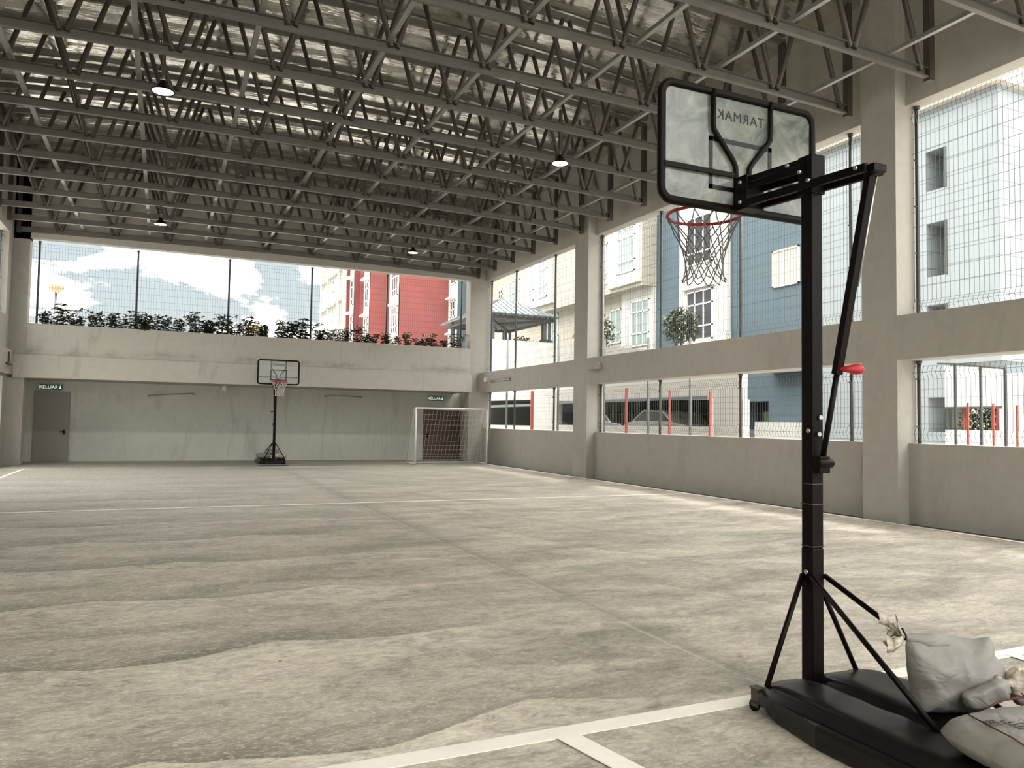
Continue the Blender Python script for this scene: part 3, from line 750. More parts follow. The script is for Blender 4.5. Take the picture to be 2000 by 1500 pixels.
    nb = MB(); lv = [(0.0, RR), (-0.10, 0.215), (-0.19, 0.178), (-0.27, 0.150), (-0.345, 0.138), (-0.42, 0.142), (-0.475, 0.165)]
    n = 12
    def nd(l, k):
        a = 2 * PI * (k + (0.5 if l % 2 else 0)) / n + 0.13
        rr_ = lv[l][1] * (1 + 0.07 * mnoise.noise(Vector((l * 3.1, k * 2.3, 1)))); zz_ = lv[l][0] + (0.02 * mnoise.noise(Vector((k * 1.7, l * 1.3, 9))) if l else 0)
        return Vector((rc.x + rr_ * math.cos(a), rc.y + rr_ * math.sin(a), rc.z - 0.02 + zz_))
    for l in range(len(lv) - 1):
        for k in range(n):
            p0 = nd(l, k); 
            for q in ((k, k - 1) if not l % 2 else (k, k + 1)):
                p1 = nd(l + 1, q); md_ = (p0 + p1) / 2 + Vector((rc.x - (p0.x + p1.x) / 2, rc.y - (p0.y + p1.y) / 2, 0)) * 0.03 - Vector((0, 0, 0.008))
                nb.tube([p0, md_, p1], 0.0045, 5, caps=False)
    nb.build('net', netmat, t)
    return t
hoop((3.58, 3.49, 0), 0.0, 0.0, M_net, 'near black portable basketball hoop seen from behind with red rim')
hoop((3.70, 28.75, 0), PI, -0.27, M_netw, 'far portable basketball hoop facing the camera with white net', 1.06, M_panec)

# ------------------------------------------------------------------ sacks
def sack(name, c, size, rz, mat, lab, cat='sandbag', tilt=0.0, seed=0, group=None, flat=4.0, wr_=0.03, neck=None, extra=None, parent=None, rx=0.0):
    t = thing(name, lab, cat, c, rz, group)
    t.rotation_euler = (rx, tilt, rz)
    b = MB(); nu, nv = 44, 26; sx, sy, sz = size
    def fn(i, j):
        th = 2 * PI * i / nu; ph = -PI / 2 + PI * j / (nv - 1)
        def sp(v, e): return math.copysign(abs(v) ** e, v)
        e1 = 2 / flat
        x = sp(math.cos(ph), e1) * sp(math.cos(th), e1); y = sp(math.cos(ph), e1) * sp(math.sin(th), e1); z = sp(math.sin(ph), 0.8)
        p = Vector((x * sx / 2, y * sy / 2, z * sz / 2 + sz / 2))
        q = p * 7 + Vector((seed, seed * 2, 0))
        dn = mnoise.noise(q) * wr_ + abs(mnoise.noise(q * 2.3)) * wr_ * 0.6
        nrm = Vector((x, y, z * 0.8))
        return p + nrm.normalized() * dn
    b.grid(fn, nu, nv, wrapu=True)
    b.build('sack_body', mat, t)
    if neck:
        pts, rads = neck
        k = MB(); k.tube(pts, rads, 12); k.build('gathered_neck', mat, t)
    return t
def smooth_loop(pts, n=6):
    out = []; N = len(pts)
    for i in range(N):
        p0, p1, p2, p3 = (Vector((*pts[(i + k - 1) % N], 0)) for k in range(4))
        for q in range(n):
            t = q / n
            v = 0.5 * ((2 * p1) + (p2 - p0) * t + (2 * p0 - 5 * p1 + 4 * p2 - p3) * t * t + (3 * p1 - p0 - 3 * p2 + p3) * t ** 3)
            out.append((v.x, v.y))
    return out
def pillow(pts, thick, seed, wr=0.02, n=6, rings=12, bias=None, seam=0.004):
    """closed cushion: outline in local (x, z), thickness along local y"""
    lp = smooth_loop(pts, n); cx = sum(p[0] for p in lp) / len(lp); cz = sum(p[1] for p in lp) / len(lp)
    b = MB(); N = len(lp); idx = {}
    for side in (-1, 1):
        for r in range(rings + 1):
            f = r / rings; th = thick / 2 * (max(0.0, 1 - f ** 3.2)) ** 0.55 + seam / 2
            for k, (x, z) in enumerate(lp):
                px, pz = cx + (x - cx) * f, cz + (z - cz) * f
                q = Vector((px * 7 + seed, pz * 7, side * 2.0 + seed))
                ridge = 1 - abs(mnoise.noise(Vector((px * 11 + pz * 4, pz * 6 - px * 3, seed + side)))) * 2
                w = (mnoise.noise(q) * 0.8 + ridge * 0.45 * (0.35 + 0.65 * f)) * wr * (1 - f ** 8)
                k2 = bias(px, pz) if bias else 1.0
                idx[(side, r, k)] = len(b.v); b.v.append((px, side * (th * k2 + w), pz))
        for r in range(rings):
            for k in range(N):
                b.f.append((idx[(side, r, k)], idx[(side, r, (k + 1) % N)], idx[(side, r + 1, (k + 1) % N)], idx[(side, r + 1, k)])); b.sm.append(True)
    for k in range(N):
        b.f.append((idx[(-1, rings, k)], idx[(-1, rings, (k + 1) % N)], idx[(1, rings, (k + 1) % N)], idx[(1, rings, k)])); b.sm.append(True)
    return b
# upright sack: square cornered body, drawn into a neck at its upper left
t = thing('sandbag', 'upright tied white sack leaning on the near hoop base', 'sandbag', (3.78, 2.68, 0.205), -0.42, 'sandbags weighting the near hoop')
body = [(-0.262, 0.0), (-0.275, 0.13), (-0.290, 0.25), (-0.296, 0.335), (-0.275, 0.375), (-0.215, 0.392), (-0.084, 0.385), (0.04, 0.368), (0.128, 0.378), (0.150, 0.345), (0.152, 0.295), (0.195, 0.240), (0.200, 0.16), (0.15, 0.075), (0.07, 0.012), (-0.06, -0.003), (-0.2, -0.003)]
pillow(body, 0.21, 3.0, 0.036, 5, 18, lambda x, z: 0.42 + 0.58 * min(1, max(0, (0.40 - z) / 0.2))).build('sack_body', M_sack, t)
k = MB(); k.tube([(-0.10, 0.0, 0.345), (-0.20, 0.0, 0.350), (-0.255, 0.0, 0.362), (-0.285, 0.0, 0.369), (-0.303, 0, 0.373), (-0.33, 0, 0.378)], [0.05, 0.042, 0.03, 0.02, 0.012, 0.024], 14); k.build('gathered_neck', M_sack, t)
k = MB()
def petal(dirs, w0, w1):
    dirs = [(-0.303 + (x + 0.303) * 1.12, y * 1.4, 0.372 + (z - 0.372) * 1.15) for x, y, z in dirs]; w0 *= 1.6; w1 *= 1.7
    prev = None; n = len(dirs)
    for q, (x, y, z) in enumerate(dirs):
        f = q / (n - 1); w = w0 + (w1 - w0) * f
        a = Vector((x, y - 0.02 * f, z - w)); c_ = Vector((x + 0.01 * f, y + 0.02 * f, z + w)); m_ = Vector((x, y - 0.03 * f, z))
        if prev: k.quad(prev[0], a, m_, prev[2], True); k.quad(prev[2], m_, c_, prev[1], True)
        prev = (a, c_, m_)
petal([(-0.305, 0, 0.372), (-0.34, 0.0, 0.40), (-0.375, 0.01, 0.435), (-0.43, 0.0, 0.458)], 0.008, 0.016)
petal([(-0.305, 0, 0.372), (-0.335, -0.02, 0.405), (-0.355, -0.02, 0.44), (-0.365, -0.03, 0.46)], 0.008, 0.012)
petal([(-0.305, 0, 0.368), (-0.34, -0.03, 0.362), (-0.38, -0.03, 0.345), (-0.42, -0.04, 0.355)], 0.008, 0.024)
petal([(-0.305, 0.01, 0.37), (-0.34, 0.02, 0.385), (-0.37, 0.02, 0.375), (-0.375, 0.03, 0.40)], 0.008, 0.014)
k.tube([(-0.32, -0.01, 0.362), (-0.36, -0.02, 0.345), (-0.395, -0.02, 0.335), (-0.42, -0.02, 0.352)], [0.012, 0.02, 0.017, 0.008], 8)
k.tube([(-0.31, 0, 0.38), (-0.345, 0, 0.41), (-0.365, 0, 0.44)], [0.01, 0.014, 0.005], 8)
ft = k.build('frayed_top', M_bagw, t); sm_ = ft.modifiers.new('cloth', 'SOLIDIFY'); sm_.thickness = 0.002
k = MB(); k.tube([(-0.303, 0.0 + 0.014 * math.cos(a), 0.373 + 0.014 * math.sin(a)) for a in [2 * PI * q / 12 for q in range(12)]], 0.005, 6, closed=True)
k.tube([(-0.303, 0.0, 0.385), (-0.318, -0.005, 0.415)], 0.006, 6); k.build('tie_cord', M_black, t)
k = MB()
for q in range(11): k.tube([(-0.291 + 0.0018 * q, -0.012, 0.325 - q * 0.013), (-0.282 + 0.0018 * q, -0.026, 0.321 - q * 0.013)], 0.002, 5)
k.build('side_stitching', M_steeld, t)
# flat sack on the rear of the base (lies down: outline turned into the floor plane)
t = thing('sandbag', 'flat printed sack lying on the near hoop base in the lower right corner', 'sandbag', (3.66, 2.10, 0.29), -0.10, 'sandbags weighting the near hoop')
fp = pillow([(-0.50, -0.30), (-0.515, 0.0), (-0.46, 0.26), (-0.2, 0.31), (0.1, 0.30), (0.42, 0.29), (0.47, 0.0), (0.44, -0.28), (0.1, -0.31), (-0.25, -0.31)], 0.19, 8.0, 0.022, 5, 14)
fp.v = [(x, z, y) for x, y, z in fp.v]
fp.build('sack_body', M_sack, t)
k = MB(); k.tube([(-0.36, 0.20, 0.083), (-0.40, 0.08, 0.089), (-0.42, -0.05, 0.088), (-0.44, -0.16, 0.078)], 0.0035, 6)
k.build('seam', M_cord, t)
k = MB()
def mark(x0, x1, y0, y1, z=0.098): k.box(x0, x1, y0, y1, z, z + 0.003)
for (x0, y0, w, h_) in ((-0.33, -0.02, 0.10, 0.09),):
    mark(x0, x0 + w, y0, y0 + 0.004); mark(x0, x0 + w, y0 + h_, y0 + h_ + 0.004); mark(x0, x0 + 0.004, y0, y0 + h_); mark(x0 + w, x0 + w + 0.004, y0, y0 + h_)
    for q in range(3): mark(x0 + 0.02, x0 + w - 0.02, y0 + 0.02 + q * 0.022, y0 + 0.028 + q * 0.022)
for q in range(4): mark(-0.40 + q * 0.016, -0.392 + q * 0.016, 0.06 + 0.004 * (q % 2), 0.10, 0.094)
mark(-0.41, -0.33, 0.05, 0.053, 0.094)
k.build('printed_marks', M_steeld, t)
# small crumpled sack and the round plastic bag between them
t = thing('sandbag', 'small crumpled white sack between the upright sack and the flat sack', 'sandbag', (3.74, 2.53, 0.285), -0.42, 'sandbags weighting the near hoop')
pillow([(-0.125, 0.055), (-0.095, -0.010), (0.0, 0.0), (0.105, 0.055), (0.10, 0.125), (0.05, 0.135), (-0.01, 0.112), (-0.07, 0.08)], 0.07, 14.0, 0.03, 6, 14).build('sack_body', M_sack, t)
t = thing('plastic_bag', 'round knotted pale plastic bag beside the upright sack', 'plastic bag', (3.965, 2.50, 0.265), -0.42)
k = MB()
def rb(i, j):
    th = 2 * PI * i / 40; ph = -PI / 2 + PI * j / 21; d_ = Vector((math.cos(ph) * math.cos(th), math.cos(ph) * math.sin(th), math.sin(ph)))
    fold_ = 0.07 * math.sin(th * 7 + ph * 2) * math.cos(ph); w = mnoise.noise(d_ * 2.2 + Vector((9, 2, 4))) * 0.14 + abs(mnoise.noise(d_ * 5)) * 0.10
    r_ = 0.088 * (1 + fold_ + w); return (d_.x * r_ * 0.95, d_.y * r_ * 0.8, d_.z * r_ * (1.12 if d_.z > 0 else 0.9) + 0.09)
k.grid(rb, 40, 22, wrapu=True); k.build('bag_body', M_bagw, t)
k = MB(); k.tube([(-0.07, -0.02, 0.12), (-0.10, -0.03, 0.125), (-0.115, -0.03, 0.13), (-0.15, -0.04, 0.145), (-0.165, -0.04, 0.13)], [0.03, 0.014, 0.009, 0.024, 0.012], 10)
k.tube([(0.05, -0.04, 0.03), (0.10, -0.05, 0.06), (0.13, -0.05, 0.03), (0.11, -0.05, 0.0)], 0.006, 6); k.build('knot', M_bagw, t)
k = MB(); k.tube([(3.50, 2.36, 0.375), (3.62, 2.38, 0.382), (3.76, 2.35, 0.388), (3.9, 2.38, 0.385), (4.05, 2.36, 0.375), (4.15, 2.36, 0.35)], 0.0045, 6)
k.tube([(3.66, 2.37, 0.41), (3.68, 2.31, 0.41), (3.72, 2.35, 0.41)], 0.004, 6)
tag(k.build('brown_rope', M_cord), 'thin reddish brown rope lying over the flat sack', 'rope')
# far sandbags
for i, (x, y, z, sx, lab, mt_) in enumerate(((3.42, 29.25, 0.19, 0.5, 'grey sandbag on the left of the far hoop base', M_sack), (3.98, 29.25, 0.19, 0.48, 'pale sandbag on the right of the far hoop base', M_bagw),
                              (3.70, 29.3, 0.33, 0.5, 'topmost white sandbag behind the far hoop pole', M_sack))):
    sack('sandbag', (x, y, z), (sx, 0.4, 0.2), 0.1 * i, mt_, lab, seed=20 + i, group='sandbags weighting the far hoop', flat=3, wr_=0.03)
k = MB(); k.box(3.1, 4.1, 27.55, 27.95, 0.0, 0.012); tag(k.build('black_floor_strip', M_black), 'thin black strip on the floor in front of the far hoop', 'mat')  # flat black strip about as wide as the hoop base

# ------------------------------------------------------------------ goal
def goal():
    t = thing('football_goal', 'white framed football goal with net in the far right corner', 'football goal', (8.66, 27.72, 0))
    w, h, dp = 2.88, 2.12, 1.15
    r = 0.035
    for x in (0, w):
        p = MB(); p.tube([(x, 0, 0), (x, 0, h)], r, 12); p.build('goal_post', M_white, t)
        s_ = MB(); s_.tube([(x, 0.02, h), (x, 0.18, h), (x, dp, 0.03)], 0.025, 10); s_.tube([(x, 0, 0.03), (x, dp, 0.03)], 0.025, 10); s_.build('side_frame', M_white, t)
    c_ = MB(); c_.tube([(-r, 0, h), (w + r, 0, h)], r, 12); c_.build('crossbar', M_white, t)
    g = MB(); g.tube([(0, dp, 0.03), (w, dp, 0.03)], 0.022, 10); g.build('ground_bar', M_white, t)
    n = MB(); q = 0.003
    nx = 19
    def back(s_):   # profile of the net from the crossbar down
        pts = [(0.02, h), (0.20, h - 0.02), (0.45, h * 0.72), (0.72, h * 0.42), (0.92, h * 0.18), (dp, 0.05)]
        k_ = s_ * (len(pts) - 1); i = min(int(k_), len(pts) - 2); f = k_ - i
        return (pts[i][0] * (1 - f) + pts[i + 1][0] * f, pts[i][1] * (1 - f) + pts[i + 1][1] * f)
    for i in range(nx + 1):
        x = w * i / nx; n.tube([(x + 0.015 * math.sin(s_ * 9 + i), *back(s_ / 16)) for s_ in range(17)], q, 4, caps=False)
    for j in range(16):
        y, z = back(j / 15); n.tube([(w * i / 12, y + 0.02 * math.sin(i * 1.3 + j), z - 0.03 * math.sin(PI * i / 12)) for i in range(13)], q, 4, caps=False)
    for x in (0, w):
        for j in range(1, 18):
            y, z = back(j / 18)
            n.tube([(x, 0, z), (x, y, z)], q, 4, caps=False)
        for a in range(1, 9):
            yy = dp * a / 9
            zt = h - (yy - 0.18) / (dp - 0.18) * h if yy > 0.18 else h
            n.tube([(x, yy, 0.03), (x, yy, zt)], q, 4, caps=False)
    n.build('net', M_netw, t)
goal()

# ================================================================== OUTSIDE
def window(parent, axis, plane, a0, a1, z0, z1, nv=3, rows=(0.3, 0.78), mat=None, face=-1, fr=0.07, hood=False, name='window'):
    """face: which way the window looks along its normal (-1 = towards negative X or Y)"""
    mat = mat or M_glass
    def bx(mb, a, b_, o0, o1, za, zb):
        if axis == 'X': mb.box(plane + o0, plane + o1, a, b_, za, zb)      # plane of constant X
        else: mb.box(a, b_, plane + o0, plane + o1, za, zb)
    f = MB(); o0, o1 = sorted((face * 0.07, face * -0.02)); lo, hi = min(a0, a1), max(a0, a1)
    bx(f, lo, hi, o0, o1, z1 - fr, z1); bx(f, lo, hi, o0, o1, z0, z0 + fr); bx(f, lo, lo + fr, o0, o1, z0, z1); bx(f, hi - fr, hi, o0, o1, z0, z1)
    for k in range(1, nv):
        a = lo + (hi - lo) * k / nv; bx(f, a - fr * 0.4, a + fr * 0.4, o0, o1, z0, z1)
    for r_ in rows:
        z = z0 + (z1 - z0) * r_; bx(f, lo, hi, o0, o1, z - fr * 0.5, z + fr * 0.5)
    if hood:
        h0, h1 = sorted((face * 0.45, 0)); bx(f, lo - 0.15, hi + 0.15, h0, h1, z1 + 0.12, z1 + 0.27)
    fo = f.build(name, M_frame, parent)
    g = MB(); g0, g1 = sorted((face * 0.025, face * -0.01)); bx(g, lo + 0.02, hi - 0.02, g0, g1, z0 + 0.02, z1 - 0.02); g.build('pane', mat, fo)
    return fo
# --- the long block beyond the fence
apt = thing('apartment_block', 'long cream and blue clad apartment block beyond the right fence', 'building', (24, 35, 0))
def apart(mb, name, mat, lab=None):
    o = mb.build(name, mat); o.parent = apt; o.matrix_parent_inverse = Matrix.Translation((-24, -35, 0)); 
    if lab: o['label'] = lab
    return o
class Pr:   # window() parents straight to apt: shift after build
    pass
X0 = 24.0; HT = 19.0
b = MB(); b.box(X0 + 0.0, 36, 34.3, 43.4, 0, HT); b.box(X0, 36, 49.6, 60, 3, HT); b.box(X0, 36, 43.4, 49.6, 0, HT); apart(b, 'cream_wall', M_cream)
b = MB(); b.box(X0 + 0.02, 36, 31.94, 34.3, 0, HT); b.box(X0 + 0.02, 36, 23.2, 28.34, 2.76, HT); b.box(X0 + 0.02, 36, 23.2, 25.85, 0, 2.76); b.box(X0 + 0.02, 36, 27.45, 28.34, 0, 2.76); b.box(X0 + 0.02, 36, 25.85, 27.45, 0, 1.50)
apart(b, 'blue_wall', M_blue, 'blue clad wall')
b = MB(); b.box(X0 - 0.25, 36, 28.34, 31.94, 0, HT); apart(b, 'white_bay', M_whitef, 'white window bay')
b = MB()
zz0 = [2.73, 1.55]
b.box(X0, 26, 18.2, 23.2, 0, 12.75); b.box(X0, 26, 15.63, 17.45, 3.85, 12.75)
prev = 0
for (za, zb) in ((1.55, 2.73), (4.0, 5.9), (6.9, 8.75), (9.9, 11.3)):
    b.box(X0, 26, 17.45, 18.2, prev, za); prev = zb
b.box(X0, 26, 17.45, 18.2, prev, 12.75)
apart(b, 'glare_paled_wall', M_blueglare, 'blue end wall with glare painted in as a paler colour')
b = MB(); b.box(X0 - 0.3, 26.3, 15.4, 23.2, 12.75, 13.9); apart(b, 'roof_parapet', M_cream)
b = MB(); b.box(X0 + 0.9, 26, 17.4, 18.25, 0.2, 12.6); apart(b, 'recess_back', M_cream)
b = MB()
for (za, zb) in ((1.55, 2.73), (4.0, 5.9), (6.9, 8.75), (9.9, 11.3)): b.box(X0 - 0.03, X0 + 0.12, 17.42, 17.50, za, zb)
apart(b, 'louvre', M_post, 'dark vertical louvre')
# overhanging floor bands and bays on the cream part
b = MB(); b.box(X0 - 0.9, X0, 34.3, 50.5, 9.1, HT); apart(b, 'overhanging_floor', M_cream)
for q in ((X0 - 1.15, X0 - 0.9, 44.4, 48.1, 9.5, 12.8), (X0 - 1.1, X0 - 0.9, 34.35, 37.5, 9.3, 13.2), (X0 - 0.15, X0, 34.35, 37.5, 5.4, 9.1)):
    b = MB(); b.box(*q); apart(b, 'bay_panel', M_whitef)
APW = [
 ('X', X0 - 0.25, 29.35, 31.3, 9.55, 11.95, 3, (0.25,), M_glassd), ('X', X0 - 0.25, 29.28, 31.28, 5.80, 8.25, 3, (0.28, 0.72), M_glassd), ('X', X0 - 0.25, 29.28, 31.28, 13.2, 15.6, 3, (0.28, 0.72), M_glassd),
 ('X', X0, 24.05, 25.58, 7.65, 9.25, 1, (), M_bagw),
 ('X', X0 - 0.9, 37.75, 38.75, 9.70, 12.1, 2, (0.25,), M_glass), ('X', X0 - 1.1, 34.7, 36.45, 9.95, 12.45, 3, (0.25, 0.78), M_glass),
 ('X', X0, 37.7, 38.9, 6.35, 8.35, 2, (0.3,), M_glass), ('X', X0 - 0.15, 34.7, 36.4, 5.95, 8.5, 3, (0.28, 0.75), M_glass),
 ('X', X0 - 0.9, 49.9, 51.7, 10.2, 12.0, 3, (0.5,), M_glass), ('X', X0 - 1.15, 47.0, 47.75, 10.0, 12.5, 1, (0.3,), M_glass), ('X', X0 - 1.15, 45.0, 46.2, 10.0, 12.5, 2, (0.3, 0.75), M_glass),
 ('X', X0, 40.6, 42.6, 5.9, 8.4, 3, (0.3,), M_glass), ('X', X0, 45.5, 46.4, 6.9, 9.0, 2, (0.3,), M_glass), ('X', X0, 54.9, 55.7, 11.3, 12.1, 2, (0.5,), M_glassd), ('X', X0, 57.0, 58.4, 8.5, 10.5, 2, (0.5,), M_glass),
]
for (ax, pl_, a, b_, z0, z1, nv, rows, mt_) in APW:
    o = window(apt, ax, pl_, a, b_, z0, z1, nv, rows, mt_); o.matrix_parent_inverse = Matrix.Translation((-24, -35, 0))
b = MB(); b.box(X0 - 0.5, X0 - 0.25, 29.1, 31.5, 8.35, 8.5); b.box(X0 - 0.6, X0 - 0.25, 29.1, 31.5, 5.6, 5.75); apart(b, 'window_hood', M_whitef)
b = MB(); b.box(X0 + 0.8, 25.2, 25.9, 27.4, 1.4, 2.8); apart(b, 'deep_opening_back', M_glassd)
b = MB(); b.box(X0 + 0.5, X0 + 0.78, 26.0, 26.7, 1.5, 2.3); apart(b, 'planting_seen_through', M_green)
for yy in (26.1, 25.93): 
    b = MB(); b.box(X0 + 0.3, X0 + 0.36, yy, yy + 0.05, 1.5, 2.35); apart(b, 'orange_upright', M_redpost)
b = MB(); b.box(23.2, X0, 23.5, 25.6, 3.95, 4.35); apart(b, 'ledge_panel', M_whites, 'white panel over the opening')
b = MB(); b.box(23.0, X0, 23.3, 25.62, 0, 1.84); tag(b.build('utility_box', M_whites), 'low white panelled box at the foot of the blue wall', 'utility box')

# --- ramp of the car park (x = 20), sloping parapet, dark openings
rp_ = thing('car_park_ramp', 'white clad sloping car park ramp with dark openings', 'car park', (16, 29.2, 0))
def ramp_top(y): return 3.55 + (y - 22.9) * (7.41 - 5.0) / (49.09 - 28.62) + 0.65 if y > 28.62 else 4.25 + (y - 22.9) * 0.13
b = MB()
K = 0.8
def add(poly):   # outline in (y, z) on the ramp face
    b.prism([(y * K - 29.2, max(0.0, EYE + (z - EYE) * K) if z > 0 else 0.0) for y, z in poly], 0, 0.25, 'X')
T = lambda y: 5.0 + (y - 28.62) * 0.1178
add([(23.0, 2.66), (41.2, 2.92), (41.2, T(41.2)), (23.0, T(23.0))])
add([(41.2, 0), (49.3, 0), (49.3, 1.46), (41.2, 1.46)]); add([(41.2, 3.02), (49.3, 3.08), (49.3, T(49.3)), (41.2, T(41.2))])
add([(37.9, 0), (41.2, 0), (41.2, 2.92), (37.9, 2.88)])
add([(24.9, 0), (37.9, 0), (37.9, 1.55), (24.9, 1.60)])
add([(22.9, 0), (24.9, 0), (24.9, 2.70), (22.9, 2.66)])
b.build('parapet_wall', M_whites, rp_)
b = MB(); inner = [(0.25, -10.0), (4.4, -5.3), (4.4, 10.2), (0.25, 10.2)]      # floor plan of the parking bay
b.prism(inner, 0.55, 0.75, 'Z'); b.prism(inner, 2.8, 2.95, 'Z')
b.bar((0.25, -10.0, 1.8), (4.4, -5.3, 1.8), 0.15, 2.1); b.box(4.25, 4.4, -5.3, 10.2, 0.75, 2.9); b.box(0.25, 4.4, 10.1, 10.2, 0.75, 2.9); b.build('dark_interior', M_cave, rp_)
b = MB(); b.box(-0.03, 0.02, 3.8, 10.2, 2.42, 2.54); b.build('lintel_band', M_roofm, rp_)
b = MB(); b.box(-0.05, 0.02, -9.2, 1.1, 2.50, 2.60); b.build('lintel_band', M_roofm, rp_)
b = MB(); b.box(-0.10, 0.0, -9.55, -9.4, 0.2, 2.5); b.build('downpipe', M_whitef, rp_)
# cars
def car(x, y, rz, mat, lab):
    t = thing('car', lab, 'car', (x, y, 0.75), rz, 'parked cars in the car park')
    b = MB()
    prof = [(-2.1, 0.35), (-2.1, 0.8), (-1.9, 0.92), (-1.2, 0.98), (-0.6, 1.42), (0.7, 1.46), (1.5, 1.02), (2.05, 0.92), (2.12, 0.5), (2.05, 0.35)]
    b.prism([(y_, z_) for y_, z_ in prof], -0.8, 0.8, 'X'); b.build('body', mat, t, bevel=0.06)
    g = MB(); g.prism([(-1.05, 1.02), (-0.55, 1.36), (0.65, 1.39), (1.3, 1.04)], -0.815, 0.815, 'X'); g.build('side_glass', M_glassd, t)
    for y_ in (-1.3, 1.3):
        for x_ in (-0.72, 0.72):
            w = MB(); w.tube([(x_ - 0.1, y_, 0.32), (x_ + 0.1, y_, 0.32)], 0.32, 18); w.build('wheel', M_black, t)
M_carw = plain('white_car_paint', (0.7, 0.69, 0.66), 0.3); M_cars = plain('silver_car_paint', (0.35, 0.35, 0.36), 0.3, 0.5); M_carn = plain('navy_car_paint', (0.05, 0.06, 0.13), 0.3)
car(17.7, 32.8, 0.0, M_carn, 'dark blue car in the opening left of the middle pillar')
car(17.6, 28.35, 0.0, M_cars, 'silver car in the opening right of the middle pillar')
car(17.5, 24.0, 0.0, M_carw, 'white car behind the red posts')

# --- fence posts and red posts in the yard
yard = thing('yard_fence', 'row of dark fence posts standing outside the far and middle bays', 'fence', (14, 24, 0))
for y, zt in ((31.4, 5.4), (26.5, 5.05), (23.07, 4.6), (20.4, 4.4), (18.26, 4.2), (12.5, 3.1)):
    b = MB(); b.tube([(0, y - 24, 0), (0, y - 24, zt)], 0.045, 8); b.build('post', M_lightpost, yard)
yf = thing('post_frame', 'dark steel frame of three posts and a rail outside the near bay', 'fence', (14, 9.5, 0))
for y, zt in ((10.03, 2.92), (9.52, 2.84), (9.06, 2.77)):
    b = MB(); b.box(-0.02, 0.02, y - 9.52, y - 9.48, -0.06, zt); b.build('post', M_post, yf)
b = MB(); b.bar((0, -0.44, 2.77), (0, 0.53, 2.92), 0.03, 0.03); b.bar((0, 0.53, 2.92), (0, 0.9, 2.95), 0.03, 0.03); b.build('rail', M_lightpost, yf)
RP = [(14.5, 29.83, 3.0, 0.11, 'tall red pipe post in the far bay behind the goal'), (14.5, 22.43, 2.89, 0.075, 'leftmost red post in the opening between the pillars'), (14.5, 19.96, 2.74, 0.06, 'red post in front of the white car, middle of the three'),
      (14.5, 18.0, 2.64, 0.06, 'rightmost red post in the opening between the pillars'), (14.5, 10.13, 2.18, 0.035, 'leftmost red post in the opening nearest the camera'), (14.5, 9.62, 2.16, 0.035, 'middle red post in the opening nearest the camera'), (14.5, 9.17, 2.12, 0.035, 'rightmost red post by the picture edge in the nearest opening')]
for x, y, zt, w, lab in RP:
    b = MB(); b.box(x - w / 2, x + w / 2, y - w / 2, y + w / 2, 0, zt); tag(b.build('red_post', M_redpost, bevel=0.01), lab, 'post', 'orange red posts outside the fence')

# white wall with garden opening past the glare-paled end wall
gw = thing('garden_wall', 'white wall with a wide opening onto greenery outside the near bay', 'wall', (24.4, 15, 0))
b = MB(); b.box(0, 0.3, 0.63, 2.42, 0, 1.64) if False else b.box(-0.6, -0.35, 0.6, 2.43, 0, 1.64)
b.prism([(0.6, 2.34), (2.43, 2.38), (2.43, 3.78), (0.6, 3.58)], -0.6, -0.35, 'X'); b.box(-0.6, -0.35, -4, 0.6, 0, 3.4)
b.build('wall_panel', M_whitef, gw)
b = MB(); b.box(-0.64, -0.34, 0.5, 2.44, 2.34, 2.40); b.build('lintel', M_post, gw)
for yy in (1.85, 1.92, 0.98, 0.83, 0.72):
    b = MB(); b.box(-0.34, -0.28, yy, yy + 0.05, 0, 2.34); b.build('orange_upright', M_redpost, gw)

# foliage helper
def leaves(n, c, r, size, seed, up_=0.4, flat=1.0, hollow=0.5):
    rnd = random.Random(seed); b = MB()
    for _ in range(n):
        while True:
            p = Vector((rnd.uniform(-1, 1), rnd.uniform(-1, 1), rnd.uniform(-1, 1)))
            if hollow < p.length < 1: break
        p = Vector((p.x * r[0], p.y * r[1], p.z * r[2])) + Vector(c)
        dr_ = Vector((rnd.uniform(-1, 1), rnd.uniform(-1, 1), rnd.uniform(-0.6, 0.8) + up_ - 0.4)).normalized()
        sd = dr_.cross(Vector((rnd.uniform(-0.3, 0.3), rnd.uniform(-0.3, 0.3), 1))).normalized()
        l = size * rnd.uniform(0.6, 1.2); w = l * 0.22
        mid = p + dr_ * l * 0.5; dn = Vector((0, 0, -l * 0.12))
        b.quad(p, mid + sd * w, p + dr_ * l + dn, mid - sd * w)
    return b
hd = leaves(1500, (24.45, 16.45, 1.6), (0.28, 0.98, 1.3), 0.22, 3, hollow=0.0); tag(hd.build('hedge_foliage', M_green), 'green hedge seen through the garden wall opening', 'hedge', kind='stuff')

def ORDN(k): return ORD[k - 1]
